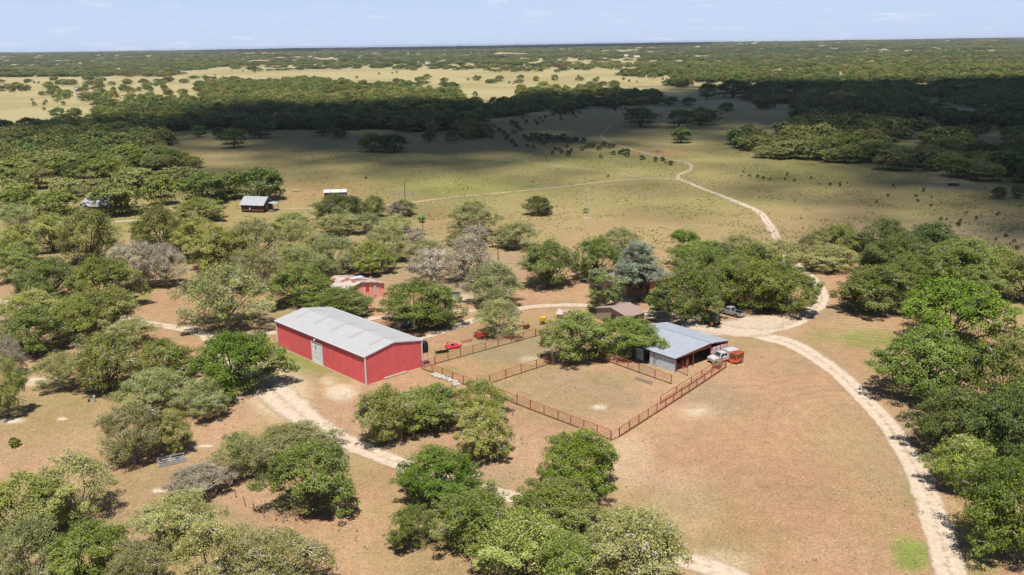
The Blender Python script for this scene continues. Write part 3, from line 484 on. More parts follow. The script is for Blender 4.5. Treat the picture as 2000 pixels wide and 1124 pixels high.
K('G', (1758, 540, 1956, 665, 'huge bright green oak dominating the east side', dict(shape=3)), (370, 642, 540, 752, 'bright green tree just left of the red metal barn', dict(shape=3)), (775, 862, 936, 978, 'bright green oak on the road in the foreground'),
 (1050, 838, 1206, 958, 'round bright green oak at the front corner of the pens'), (1885, 900, 2075, 1060, 'vivid green tree in the lower right corner', dict(shape=5)), (1305, 444, 1368, 492, 'dark round tree rising above the farmhouse grove'))
K('g', (1328, 478, 1442, 568, 'green oak filling the middle of the grove behind the large trunked oak'), (1418, 470, 1524, 560, 'green oak between the dark round tree and the silver-green oaks by the track'), (1468, 498, 1566, 590, 'green oak in the right part of the farmhouse grove'),
 (1820, 468, 1945, 558, 'broad green oak in the eastern grove, right of centre'), (1735, 492, 1808, 572, 'green oak filling the gap left of the huge bright green one'))
K('D', (1690, 452, 1815, 545, 'big dark oak in the heart of the eastern grove'),)
K('t', (1147, 516, 1212, 612, 'tall narrow tree with whitish branches in front of the farmhouse', dict(name='narrow_tree', at=(1180, 614, 3.1, 10.6))),)
K('b', (1216, 456, 1302, 580, 'blue-green cedar towering over the farmhouse roof', dict(name='cedar_tree', at=(1247, 588, 5.3, 14.6))),)
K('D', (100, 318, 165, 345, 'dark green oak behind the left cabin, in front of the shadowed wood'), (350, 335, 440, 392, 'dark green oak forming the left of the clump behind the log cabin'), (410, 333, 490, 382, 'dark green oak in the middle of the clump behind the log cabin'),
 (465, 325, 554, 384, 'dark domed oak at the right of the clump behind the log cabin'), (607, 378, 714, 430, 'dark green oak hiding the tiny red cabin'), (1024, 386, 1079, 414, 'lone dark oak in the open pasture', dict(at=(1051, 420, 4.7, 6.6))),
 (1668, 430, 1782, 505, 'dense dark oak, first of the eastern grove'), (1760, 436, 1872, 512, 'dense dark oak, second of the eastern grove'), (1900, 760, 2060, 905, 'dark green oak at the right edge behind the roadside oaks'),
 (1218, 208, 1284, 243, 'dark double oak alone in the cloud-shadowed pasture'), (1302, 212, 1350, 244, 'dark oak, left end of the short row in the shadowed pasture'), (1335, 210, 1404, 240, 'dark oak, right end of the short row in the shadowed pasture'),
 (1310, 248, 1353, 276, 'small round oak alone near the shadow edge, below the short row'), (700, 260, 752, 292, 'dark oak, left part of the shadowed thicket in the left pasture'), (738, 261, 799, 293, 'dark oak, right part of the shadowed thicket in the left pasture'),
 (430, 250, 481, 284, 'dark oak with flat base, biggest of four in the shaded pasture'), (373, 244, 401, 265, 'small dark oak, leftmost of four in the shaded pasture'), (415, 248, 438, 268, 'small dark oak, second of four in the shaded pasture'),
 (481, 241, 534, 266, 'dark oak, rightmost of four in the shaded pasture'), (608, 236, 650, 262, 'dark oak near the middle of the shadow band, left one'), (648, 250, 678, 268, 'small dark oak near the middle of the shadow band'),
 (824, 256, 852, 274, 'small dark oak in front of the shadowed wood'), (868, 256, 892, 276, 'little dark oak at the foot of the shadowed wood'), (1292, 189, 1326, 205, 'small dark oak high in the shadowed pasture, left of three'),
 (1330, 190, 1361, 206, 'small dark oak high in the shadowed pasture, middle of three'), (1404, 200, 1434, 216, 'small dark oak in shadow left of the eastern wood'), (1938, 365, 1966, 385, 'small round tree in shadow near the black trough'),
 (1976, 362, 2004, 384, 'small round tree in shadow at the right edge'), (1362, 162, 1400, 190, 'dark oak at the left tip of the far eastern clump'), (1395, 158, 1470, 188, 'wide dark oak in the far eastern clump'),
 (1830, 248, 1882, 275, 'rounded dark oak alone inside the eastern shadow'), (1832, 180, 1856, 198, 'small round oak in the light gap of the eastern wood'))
K('o', (1006, 165, 1034, 187, 'lone rounded oak in the pale yellow field'), (1038, 168, 1058, 181, 'small round oak right of the lone one in the pale field'), (1048, 158, 1075, 176, 'oak behind the small round one in the pale field'),
 (200, 176, 234, 198, 'dark-crowned round oak in the left pale field'), (100, 183, 120, 197, 'small umbrella-shaped oak in the left pale field'), (766, 152, 782, 164, 'tiny round oak in the far pale field, left'), (824, 144, 842, 155, 'tiny round oak in the far pale field, right'))
DEEP = {'large spreading grey-green oak with white dead limbs': 'g', 'olive oak on the east roadside': 'D', 'olive oak with dark trunk left of the huge': 'g', 'silver-green oak with tangled white': 'o', 'olive oak in the grove behind the silver pickup': 'g', 'olive oak at the right end of the grove': 'g'}   # leaves seen greener than their neighbours'
for k, r in T:
    for q, kk in DEEP.items():
        if r[4].startswith(q): k = kk
    kw = r[5] if len(r) > 5 else {}
    tree(r[:4], k, r[4], **kw)
print('hand placed trees', len(T))
# ------------------------------------------------------------------ woods: the nearest as single trees, the far ones as one mass
WOODS = [ # pixel polygon of the ground it covers, cover 0..1, region key
 ([(-900, 84), (2900, 60), (2900, 150), (1560, 168), (1500, 168), (1300, 150), (1180, 138), (1020, 130), (700, 128), (430, 134), (330, 152), (110, 152), (-900, 158)], .93, 'far'),
 ([(1180, 138), (1300, 150), (1500, 168), (1560, 168), (1380, 164), (1250, 152), (1120, 142)], .5, 'far'),
 ([(430, 134), (700, 128), (1020, 130), (1180, 140), (1180, 146), (900, 140), (640, 138), (480, 142)], .35, 'far'),
 ([(420, 112), (560, 110), (700, 122), (640, 126), (480, 120)], .55, 'far'), ([(1000, 116), (1260, 122), (1240, 130), (1050, 128)], .5, 'far'),
 ([(0, 160), (330, 152), (430, 158), (300, 172), (160, 186), (0, 182)], .30, 'field'), ([(380, 168), (440, 150), (520, 156), (600, 148), (700, 158), (880, 166), (930, 190), (900, 210), (660, 218), (400, 218), (330, 222), (400, 196)], .88, 'lit'), ([(60, 236), (240, 226), (330, 216), (390, 190), (330, 176), (200, 172), (60, 182), (160, 200), (200, 215)], .38, 'field'), ([(150, 226), (240, 208), (330, 200), (340, 222), (250, 236), (120, 244)], .62, 'field'),
 ([(60, 182), (140, 176), (240, 184), (160, 192), (60, 190)], .5, 'field'), ([(120, 196), (240, 190), (260, 200), (160, 204)], .35, 'field'), ([(-500, 186), (-10, 186), (20, 196), (-10, 205), (-500, 205)], .5, 'field'),
 ([(690, 158), (860, 160), (1120, 150), (1240, 160), (1180, 172), (1000, 170), (930, 160), (850, 172)], .12, 'field'),
 ([(1010, 176), (1180, 168), (1260, 176), (1285, 186), (1200, 200), (1010, 200)], .35, 'lit'), ([(1115, 172), (1150, 162), (1185, 172), (1150, 178)], .6, 'lit'), ([(1258, 172), (1350, 158), (1345, 170), (1280, 180)], .8, 'lit'),
 ([(40, 238), (130, 228), (300, 212), (400, 200), (640, 200), (900, 206), (990, 190), (1040, 180), (1150, 178), (1286, 188), (1280, 206), (1185, 214), (1150, 208), (1100, 224), (1020, 226), (945, 236), (955, 270), (900, 276), (830, 262), (760, 252), (700, 256), (600, 254), (470, 256), (350, 258), (290, 268), (-500, 290), (-500, 236)], .93, 'dark'),
 ([(-500, 288), (-20, 268), (100, 268), (290, 264), (300, 276), (360, 290), (398, 306), (394, 324), (350, 336), (200, 338), (0, 348), (-500, 362)], .93, 'left'),
 ([(1470, 172), (1560, 168), (1700, 166), (1745, 176), (1700, 190), (1560, 182), (1470, 184)], .75, 'east'),
 ([(1470, 176), (1700, 168), (2600, 150), (2600, 420), (2010, 362), (1960, 358), (1900, 352), (1830, 338), (1740, 334), (1730, 322), (1650, 322), (1560, 322), (1488, 320), (1478, 296), (1400, 278), (1396, 262), (1480, 240), (1520, 240), (1500, 218), (1420, 206), (1380, 196), (1400, 184)], .93, 'east'),
 ([(1502, 204), (1545, 202), (1560, 222), (1536, 236), (1500, 230)], 0., 'east'), ([(1785, 190), (1830, 188), (1925, 196), (1900, 212), (1860, 208), (1790, 198)], .06, 'east'), ([(1725, 262), (1840, 256), (1990, 234), (2010, 262), (1880, 286), (1760, 292), (1720, 280)], .10, 'east'),
 ([(1380, 180), (1500, 190), (1490, 198), (1390, 204)], .1, 'east'), ([(1300, 186), (1380, 180), (1400, 196), (1300, 210)], 0, 'east'),
 ([(1475, 178), (1560, 174), (1600, 178), (1560, 184), (1480, 184)], .0, 'east'),
 ([(1020, 228), (1060, 214), (1100, 224), (1080, 232)], .0, 'dark'), ([(1140, 205), (1156, 205), (1190, 216), (1150, 222)], .0, 'dark'),
]
def cover(px, py):
    r = np.zeros(px.shape); reg = np.zeros(px.shape, int)
    for i, (poly, cv, key) in enumerate(WOODS):
        m = inpoly(px, py, poly); r[m] = cv; reg[m] = i
    return r, reg
cand = []; yv = 300.
while yv < 16000:
    s = min(max(9.2, yv*.0085), 40); hw = 60+.72*yv; xs = np.arange(-hw, hw, s); xs = xs+RNG.uniform(-.42, .42, len(xs))*s+s*.5*(len(cand) % 2)
    yy = yv+RNG.uniform(-.42, .42, len(xs))*s*.85; cand.append(np.stack([xs, yy, np.full(len(xs), s)], 1)); yv += s*.86
cand = np.concatenate(cand); cpx, cpy = PX(np.stack([cand[:, 0], cand[:, 1], cand[:, 0]*0], 1)); cv, reg = cover(cpx, cpy); tpx, tpy = PX(np.stack([cand[:, 0], cand[:, 1], cand[:, 0]*0+7.], 1)); cv2, rg2 = cover(tpx, np.maximum(tpy, 93-(tpx-1000)*.015)); fld = np.array([w[2] == 'field' for w in WOODS])[reg]; cv = np.where(fld, cv, np.minimum(cv, cv2))
fld = np.array([w[2] == 'field' for w in WOODS])[reg]; cv = np.where(fld, cv*.15, cv); dk = np.array([w[2] in ('dark', 'lit', 'east') for w in WOODS])[reg] & (cv > .7); cv = np.where(dk, cv*(.14+.78*sstep(.40, .60, fb(cand[:, 0], cand[:, 1], 34, 58))), cv); fr_ = np.array([w[2] == 'far' for w in WOODS])[reg]; cv = np.where(fr_, cv*.75*(.16+.84*sstep(.33, .54, fb(cand[:, 0]*.7, cand[:, 1], 130, 55))), cv); cl = fb(cand[:, 0], cand[:, 1], 46, 21); keep = RNG.uniform(size=len(cand)) < np.where((cv > .7) | fr_ | dk, cv, cv*np.where(cl > .5, 1.9, .3))
farw = (cpy < 150) & (fb(cand[:, 0], cand[:, 1]*1.6, 210, 33) > .60+.10*(cpx > 1300)); keep &= ~farw; keep &= ~((cpy < 150) & (RNG.uniform(size=len(cand)) < .34))
cand, cpx, cpy, reg = cand[keep], cpx[keep], cpy[keep], reg[keep]; order = np.argsort(np.hypot(cand[:, 0], cand[:, 1])); cand, cpx, cpy, reg = cand[order], cpx[order], cpy[order], reg[order]
vis = (cpx > -60) & (cpx < 2060); ind = np.where(vis)[0][:292-len(T)]; single = set(ind.tolist())
RL = dict(far=('oak in the distant hazy woodland below the horizon', 'far woodland oaks'), field=('oak scattered over the pale yellow field on the left', 'oaks in the pale field'), lit=('sunlit olive oak in the wood beyond the cloud shadow', 'sunlit oaks beyond the shadow'),
 dark=('dark oak in the cloud-shadowed wood across the middle distance', 'oaks in the dark band'), left=('oak in the wood at the left, between the cabins and the cloud shadow', 'oaks of the left wood'), east=('oak in the wide eastern wood right of the open pasture', 'oaks of the eastern wood'))
for j in ind:
    x, y, s = cand[j]; key = WOODS[reg[j]][2]; a = random.choice((random.uniform(4.2, 6.2), random.uniform(5.5, 9.0))); H = a*random.uniform(.8, 1.05)+1.8; k = LO[random.randrange(6)]
    q = fb(np.array([x]), np.array([y]), 60, 77)[0]+random.uniform(-.16, .16); kind = 's' if q > .58 else ('o' if q > .44 else ('g' if q > .34 else 'D'))
    t = thing('live_oak', RL[key][0], 'tree', (x, y, float(hz(x, y))), random.uniform(0, 6.28), RL[key][1]); t.scale = (a/4.9, a/4.9, H/7.)
    for nm, m_ in (('trunk', k[1]), ('crown', k[0])):
        o = link(nm, m_, t)
        if nm == 'crown': o.material_slots[0].link = 'OBJECT'; o.material_slots[0].material = LM[kind]
# the remaining woodland: points carrying instances of woodland crowns
def patchy(m):
    n, l = m.node_tree.nodes, m.node_tree.links; h = [q for q in n if q.type == 'HUE_SAT'][0]; src = h.inputs['Color'].links[0].from_socket; g = n.new('ShaderNodeNewGeometry'); mp_ = n.new('ShaderNodeMapping'); mp_.inputs['Scale'].default_value = (.0011, .0034, 0); l.new(g.outputs['Position'], mp_.inputs[0])
    q = n.new('ShaderNodeTexNoise'); q.inputs['Scale'].default_value = 1; q.inputs['Detail'].default_value = 6; q.inputs['Roughness'].default_value = .65; l.new(mp_.outputs[0], q.inputs['Vector'])
    r = n.new('ShaderNodeValToRGB'); e = r.color_ramp.elements; e[0].position = .36; e[0].color = (.48, .60, .55, 1); e[1].position = .62; e[1].color = (1.3, 1.15, 1.1, 1); x = e.new(.5); x.color = (.92, .94, .9, 1); l.new(q.outputs['Fac'], r.inputs[0])
    mm = n.new('ShaderNodeMix'); mm.data_type = 'RGBA'; mm.blend_type = 'MULTIPLY'; mm.inputs[0].default_value = 1; l.new(src, mm.inputs[6]); l.new(r.outputs[0], mm.inputs[7]); l.new(mm.outputs[2], h.inputs['Color']); return m
LM['w'] = patchy(leafmat('woodland_leaves', (.080, .100, .020), (.245, .275, .065), (.32, .32, .15), .4, .10))
rest = np.array([i for i in range(len(cand)) if i not in single]); P = cand[rest]; zz = hz(P[:, 0], P[:, 1])
FARP = []
for i in range(4):
    m_, cs, subs = crown_mesh('woodland_crown', LM['w'], seed=160+i, nl=1700, leaf=.60, fill=.5, lobes=12, sub=7); FARP.append(m_)
me = bpy.data.meshes.new('woodland'); me.from_pydata([tuple(p) for p in np.stack([P[:, 0], P[:, 1], zz], 1)], [], [])
a = me.attributes.new('crown_scale', 'FLOAT_VECTOR', 'POINT'); sc = P[:, 2]*RNG.uniform(.36, .80, len(P))/4.9*np.where(P[:, 2] < 9.3, 1.25, 1); hh = RNG.uniform(5.2, 10.5, len(P))*(.75+.5*fb(P[:, 0], P[:, 1], 500, 91))/7.
a.data.foreach_set('vector', np.stack([sc, sc, hh], 1).astype(np.float32).ravel())
a = me.attributes.new('spin', 'FLOAT_VECTOR', 'POINT'); a.data.foreach_set('vector', np.stack([zz*0, zz*0, RNG.uniform(0, 6.28, len(P))], 1).astype(np.float32).ravel())
a = me.attributes.new('pick', 'INT', 'POINT'); a.data.foreach_set('value', RNG.integers(0, 4, len(P)).astype(np.int32))
wo = link('woodland', me); wo['kind'] = 'stuff'; tag(wo, 'endless distant oak woodland reaching to the horizon', 'woodland'); me.materials.append(LM['w'])
def gn_tree(protos):
    ng = bpy.data.node_groups.new('scatter_crowns', 'GeometryNodeTree'); ng.interface.new_socket('Geometry', in_out='INPUT', socket_type='NodeSocketGeometry'); ng.interface.new_socket('Geometry', in_out='OUTPUT', socket_type='NodeSocketGeometry')
    N = ng.nodes.new; lk = ng.links.new; gi = N('NodeGroupInput'); go = N('NodeGroupOutput'); ip = N('GeometryNodeInstanceOnPoints'); jg = N('GeometryNodeJoinGeometry')
    for p in protos:
        oi = N('GeometryNodeObjectInfo'); oi.inputs['Object'].default_value = p; oi.inputs['As Instance'].default_value = True; oi.transform_space = 'ORIGINAL'; lk(oi.outputs['Geometry'], jg.inputs[0])
    def at(nm, ty):
        q = N('GeometryNodeInputNamedAttribute'); q.data_type = ty; q.inputs['Name'].default_value = nm; return q.outputs[0]
    lk(gi.outputs[0], ip.inputs['Points']); lk(jg.outputs[0], ip.inputs['Instance']); ip.inputs['Pick Instance'].default_value = True
    lk(at('pick', 'INT'), ip.inputs['Instance Index']); lk(at('crown_scale', 'FLOAT_VECTOR'), ip.inputs['Scale'])
    e = N('FunctionNodeEulerToRotation'); lk(at('spin', 'FLOAT_VECTOR'), e.inputs[0]); lk(e.outputs[0], ip.inputs['Rotation']); lk(ip.outputs[0], go.inputs[0]); return ng
prot = []
for i, m_ in enumerate(FARP):             # four real oaks of the far wood whose crowns the woodland repeats
    p = G([300, 900, 1500, 1850][i], 118); t = thing('live_oak', RL['far'][0], 'tree', (p[0], p[1], float(hz(p[0], p[1]))), 0, RL['far'][1]); t.scale = (3, 3, 1.3); prot.append(link('crown', m_, t)); link('trunk', LO[i][1], t)
md = wo.modifiers.new('scatter', 'NODES'); md.node_group = gn_tree(prot); print('woodland instances', len(P))

# ------------------------------------------------------------------ clouds: puffs of vapour high over the land, outside the frame; they throw the shadow band
SHADOWS = [[(-900, 252), (0, 254), (150, 256), (260, 244), (400, 220), (500, 209), (600, 215), (680, 213), (850, 209), (1000, 200), (1100, 190), (1200, 187), (1290, 180), (1360, 168), (1450, 166), (1600, 170), (1750, 165), (2000, 161), (2700, 157), (2700, 510), (2050, 458), (1900, 428), (1760, 396), (1650, 362), (1590, 346), (1640, 326), (1700, 300), (1742, 278), (1700, 262), (1600, 252), (1480, 250), (1400, 268), (1300, 280), (1200, 296), (1060, 306), (980, 328), (900, 340), (700, 334), (520, 310), (400, 290), (300, 278), (150, 272), (0, 270), (-900, 275)],
 [(-2300., 7600), (-900, 7100), (600, 7000), (1500, 7400), (3000, 12500), (1000, 15500), (-2600, 15500), (-3600, 11000)]]
def cloud(poly, ALT, step, jit, r0, r1, part='all', flat=.45):
    off = np.array([sd.x, sd.y])/sd.z*ALT; A = np.array([G(a, b)[:2] if abs(b) < 1000 and a < 2800 and ALT > 3000 else (a, b) for a, b in poly], float); A[:, 1] = np.minimum(A[:, 1], 17000); lo = A.min(0)-3*jit; hi = A.max(0)+3*jit
    gx, gy = np.meshgrid(np.arange(lo[0], hi[0], step), np.arange(lo[1], hi[1], step)); gx = gx.ravel(); gy = gy.ravel(); gx = gx+RNG.uniform(-.5, .5, len(gx))*step; gy = gy+RNG.uniform(-.5, .5, len(gy))*step
    wx = gx+RNG.normal(0, jit, len(gx))+(fb(gx, gy, 160, 41)-.5)*jit*.4; wy = gy+RNG.normal(0, jit, len(gx))+(fb(gx, gy, 160, 51)-.5)*jit*.4
    poly_w = [tuple(p) for p in A]; core = np.ones(len(gx), bool)
    for ox, oy in ((0, 0), (0, 62), (0, -62), (62, 0), (-62, 0)): core &= inpoly(gx+ox, gy+oy, poly_w)
    m = {'all': inpoly(wx, wy, poly_w), 'core': core, 'rim': inpoly(wx, wy, poly_w) & ~core}[part]; gx, gy = gx[m], gy[m]; n = len(gx)
    import bmesh
    b = bmesh.new(); bmesh.ops.create_icosphere(b, subdivisions=1 if part == 'rim' else 2, radius=1); iv = np.array([v.co[:] for v in b.verts]); fi = np.array([[v.index for v in f.verts] for f in b.faces]); b.free()
    r = RNG.uniform(r0, r1, n); c = np.stack([gx+off[0], gy+off[1], ALT+RNG.uniform(-1, 1, n)*r0*1.5], 1)
    v = (c[:, None, :]+iv[None]*r[:, None, None]*np.array([1, 1, flat])*(1+RNG.uniform(-.2, .2, (n, len(iv), 1)))).reshape(-1, 3); f = (fi[None]+(np.arange(n)*len(iv))[:, None, None]).reshape(-1, 3)
    o = link('cloud', bigmesh('cloud', v, f, M['cloud'], smooth=True)); o['kind'] = 'structure'; print('cloud puffs', n); return o
cloud(SHADOWS[0], 3600, 17, 1, 14, 20, 'core'); cloud(SHADOWS[0], 3600, 9, 44, 7, 9, 'rim')
cloud(SHADOWS[1], 2600, 150, 60, 90, 130)

# ------------------------------------------------------------------ buildings
def gable(b, x0, x1, y0, y1, ze, zr, t=.06, oy=.25, ox=.2, ym=None, rib=0):
    """gabled roof skins, ridge along x; returns the two slopes for placing things on them"""
    ym = (y0+y1)/2 if ym is None else ym; s0 = (zr-ze)/(ym-y0); s1 = (zr-ze)/(y1-ym)
    b.prism([(y0-oy, ze-s0*oy), (ym, zr), (ym, zr+t), (y0-oy, ze-s0*oy+t)], x0-ox, x1+ox); b.prism([(ym+.002, zr), (y1+oy, ze-s1*oy), (y1+oy, ze-s1*oy+t), (ym+.002, zr+t)], x0-ox, x1+ox)
    if rib:
        x = x0-ox+rib/2
        while x < x1+ox:
            for (ya, za, yb, zb) in ((y0-oy, ze-s0*oy, ym, zr), (ym, zr, y1+oy, ze-s1*oy)):
                b.add([(x-.03, ya, za+t-.01), (x+.03, ya, za+t-.01), (x+.03, yb, zb+t-.01), (x-.03, yb, zb+t-.01), (x-.015, ya, za+t+.03), (x+.015, ya, za+t+.03), (x+.015, yb, zb+t+.03), (x-.015, yb, zb+t+.03)], [(4, 5, 6, 7), (0, 4, 7, 3), (1, 2, 6, 5), (0, 1, 5, 4), (3, 7, 6, 2)])
            x += rib
    return b
def ribs_x(b, x0, x1, y, z0, z1, step, d=-.03, w=.05, skip=None, top=None):
    x = x0+step/2
    while x < x1:
        if not (skip and skip[0] < x < skip[1]): zt = top(x) if top else z1; b.box(x-w/2, x+w/2, min(y, y+d), max(y, y+d), z0, zt)
        elif skip: b.box(x-w/2, x+w/2, min(y, y+d), max(y, y+d), skip[2], z1)
        x += step
def wheel(parent, x, y, r, w, ry, rimm=None, rr=.55, name='wheel'):
    t = MB().torus((x, y, r), r-w*.42, (w*.42, w*.5), 'y', 20, 8).build(name, M['rubber'], parent, smooth=True)
    MB().cyl((x, y-w*.28, r), (x, y+w*.28, r), r*rr, 14).build('rim', rimm or M['chrome'], t)
    return t
BZ = rad(-46.6); BL, BW, BE, BR = 29.4, 11.97, 5.16, 6.27
t = thing('metal_barn', 'long red metal barn with a pale grey gabled roof and white trim', 'barn', (-24.92, 142.45), BZ)
b = MB(); yb = lambda y: BE+(BR-BE)*(1-abs(y-BW/2)/(BW/2))-.03
dl, dr, dh = -17.0, -13.55, 4.0
b.box(-BL, dl, 0, .12, 0, BE); b.box(dr, 0, 0, .12, 0, BE); b.box(dl, dr, 0, .12, dh, BE); b.box(-BL, 0, BW-.12, BW, 0, BE)
for xx0, xx1 in ((-.12, -.002), (-BL+.002, -BL+.12)): b.prism([(.121, 0), (BW-.121, 0), (BW-.121, BE-.02), (BW/2, BR-.03), (.121, BE-.02)], xx0, xx1)
ribs_x(b, -BL, 0, 0, 0.02, BE-.02, .6, -.06, .12, (dl-.2, dr+.2, dh+.12))
y = .35
while y < BW-.2: b.box(-.002, .06, y-.06, y+.06, .02, yb(y)-.03); b.box(-BL-.06, -BL+.002, y-.06, y+.06, .02, yb(y)-.03); y += .6
b.build('wall', M['red'], t)
gable(MB(), -BL, 0, 0, BW, BE, BR, .07, .22, .12, rib=.6).build('roof', M['roof'], t)
s0 = (BR-BE)/(BW/2)
for i in range(5):
    xc = -BL*(1-(.093+.203*i)); 
    for side in (0, 1):
        b = MB(); ya, yb_ = (BW/2*(1-.52), BW/2*.97) if side == 0 else (BW/2*1.04, BW/2*1.50); f = lambda y: BR-s0*abs(y-BW/2)+.085
        b.add([(xc-.42, ya, f(ya)), (xc+.42, ya, f(ya)), (xc+.42, yb_, f(yb_)), (xc-.42, yb_, f(yb_)), (xc-.42, ya, f(ya)-.05), (xc+.42, ya, f(ya)-.05), (xc+.42, yb_, f(yb_)-.05), (xc-.42, yb_, f(yb_)-.05)], [(0, 1, 2, 3), (0, 4, 5, 1), (1, 5, 6, 2), (2, 6, 7, 3), (3, 7, 4, 0)]); b.build('skylight', M['sky'], t)
for x, y in ((.045, -.045), (-BL-.045, -.045), (.045, BW+.045)): MB().box(x-.10, x+.10, y-.10, y+.10, 0, BE-.06).build('corner_trim', M['white'], t)
for x in (.14, -BL-.14):
    b = MB()
    for ya, yc in ((-.26, BW/2), (BW+.26, BW/2)): b.bar((x, ya, BE-.02-.03), (x, yc, BR+.0), .08, .24)
    b.build('rake_trim', M['white'], t)
b = MB(); b.box(-BL-.1, .1, -.34, -.225, BE-.13, BE+.035); b.box(-BL-.1, .1, BW+.225, BW+.34, BE-.13, BE+.035); b.build('eave_trim', M['white'], t)
dd = MB()
for k in range(8): dd.box(dl+.1, dr-.1, .03+.012*(k % 2), .1, k*.5+.01, k*.5+.49)
dd = dd.build('roller_door', M['door'], t); b = MB(); b.box(dl-.12, dl+.1, -.07, .13, 0, dh+.1); b.box(dr-.1, dr+.12, -.07, .13, 0, dh+.1); b.box(dl+.1, dr-.1, -.07, .13, dh, dh+.1); b.build('door_frame', M['white'], dd)
b = MB(); b.cyl((-15.3, -.02, 4.62), (-15.3, -.34, 4.72), .05, 8); b.blob((-15.3, -.42, 4.60), (.17, .17, .2), 3, 2, 0); b.build('wall_lamp', M['white'], t)
b = MB(); b.box(-BL-.05, .05, -.12, BW+.1, -.1, .05); b.box(.0, .35, 3.6, 8.4, -.1, .34); b.box(.0, .22, 8.4, 11.4, -.1, .12); b.build('foundation', M['concrete'], t)
# black tank on legs at the barn corner
p = G(830, 713); t = thing('water_tank', 'black tank on spindly legs behind the red barn corner', 'tank', p); MB().cyl((0, 0, 2.5), (0, 0, 3.5), .72, 18, .74).cyl((0, 0, 3.54), (0, 0, 4.35), .74, 18, .62).cyl((0, 0, 4.35), (0, 0, 4.6), .62, 18, .2).build('barrel', M['black'], t, smooth=False)
for k in range(3): a = k*2.1; MB().cyl((math.cos(a)*.9, math.sin(a)*.9, 0), (math.cos(a)*.45, math.sin(a)*.45, 2.5), .035, 6).build('leg', M['galv2'], t)
# open shed
p = (28.2, 146.3); SZ = rad(39.); W_, D_ = 14.3, 14.9
t = thing('open_shed', 'open-sided cattle shed under a wide blue-grey tin roof', 'shed', p, SZ)
xm, zr_, ze_, zf_ = 9.4, 3.25, 2.62, 2.62
b = MB(); th = .06
b.prism([(-.35, ze_-.06), (xm, zr_), (xm, zr_+th), (-.35, ze_-.06+th)], -.1, D_, 'y'); b.prism([(xm+.002, zr_), (W_+.3, zf_-.03), (W_+.3, zf_-.03+th), (xm+.002, zr_+th)], -.1, D_, 'y')
y = -.05
while y < D_:
    for xa, za, xb_, zb in ((-.35, ze_-.06, xm, zr_), (xm, zr_, W_+.3, zf_-.03)): b.add([(xa, y-.02, za+th), (xa, y+.02, za+th), (xb_, y+.02, zb+th), (xb_, y-.02, zb+th), (xa, y, za+th+.03), (xb_, y, zb+th+.03)], [(0, 4, 5, 3), (1, 2, 5, 4)])
    y += .38
roof_ = b.build('roof', M['galv'], t)
MB().prism([(xm-.22, zr_+th-.01), (xm, zr_+th+.045), (xm+.22, zr_+th-.01)], -.46, D_, 'y').build('ridge_cap', M['galv2'], roof_)
b = MB(); b.box(-.03, .03, .05, 6.05, 0, 2.28); 
yy = .2
while yy < 6: b.box(-.06, -.03, yy-.02, yy+.02, .02, 2.27); yy += .3
b.build('tin_wall', M['galvwall'], t)
for a_, c_ in ((7.6, 9.4), (10.4, 13.6)): MB().box(-.03, .03, a_, c_, .1, 2.2).build('tin_wall', M['galvwall'], t)
b = MB(); b.add([(xm+.1, -.02, .1), (W_, -.02, .1), (W_, -.02, zf_-.35), (xm+.1, -.02, zr_-.95), (xm+.1, .02, .1), (W_, .02, .1), (W_, .02, zf_-.35), (xm+.1, .02, zr_-.95)], [(0, 1, 2, 3), (7, 6, 5, 4), (0, 4, 5, 1), (1, 5, 6, 2), (2, 6, 7, 3), (3, 7, 4, 0)]); b.build('end_wall', M['stripe'], t)
b = MB(); b.box(W_-.03, W_+.03, 0.03, D_-.1, 0, zf_-.1); b.prism([(0, 0), (W_, 0), (W_, zf_-.1), (xm, zr_-.08), (0, ze_-.12)], D_-.1, D_-.04, 'y'); b.build('back_wall', M['darkwood'], t)
for x in (0, 4.6, xm, W_-2.2):
    for y in (0, 5, 10, D_-.3): zt = ze_+(zr_-ze_)*x/xm if x <= xm else zr_-(zr_-zf_)*(x-xm)/(W_-xm); MB().box(x-.07, x+.07, y-.07, y+.07, 0, zt-.02).build('post', M['rustdark'], t)
b = MB(); b.bar((0, -.08, ze_-.14), (xm, -.08, zr_-.55), .07, .14); b.bar((0, -.1, ze_-.02-.06), (xm, -.1, zr_-.08), .06, .12); b.bar((xm, -.1, zr_-.1), (W_, -.1, zf_-.12), .06, .12)
for y in (5, 10): b.bar((0, y, ze_-.16), (xm, y, zr_-.1), .08, .16)
b.build('rafter', M['rustdark'], t)
for k, (a_, c_) in enumerate((((4.6, .6), (4.6, 9.8)), ((xm, 1.), (xm, 10)), ((4.7, 5.), (xm-.1, 5.)))):
    b = MB()
    for z in (.35, .7, 1.05, 1.4, 1.7): b.cyl((*a_, z), (*c_, z), .035, 6)
    b.build('stall_rail', M['rustdark'], t)
# rusty things standing in the shed mouth
t = thing('rusty_hopper', 'rust-brown upright barrels at the near corner under the shed roof', 'barrels', G(1332, 719)); 
for q in ((0, 0, .38, 1.5), (.85, .3, .36, 1.7), (.3, .95, .36, 1.2)): MB().cyl((q[0], q[1], 0), (q[0], q[1], q[3]), q[2], 14, q[2]*.92).cyl((q[0], q[1], q[3]), (q[0], q[1], q[3]+.14), q[2]*.7, 12, .1).build('barrel', M['rustdark'], t)
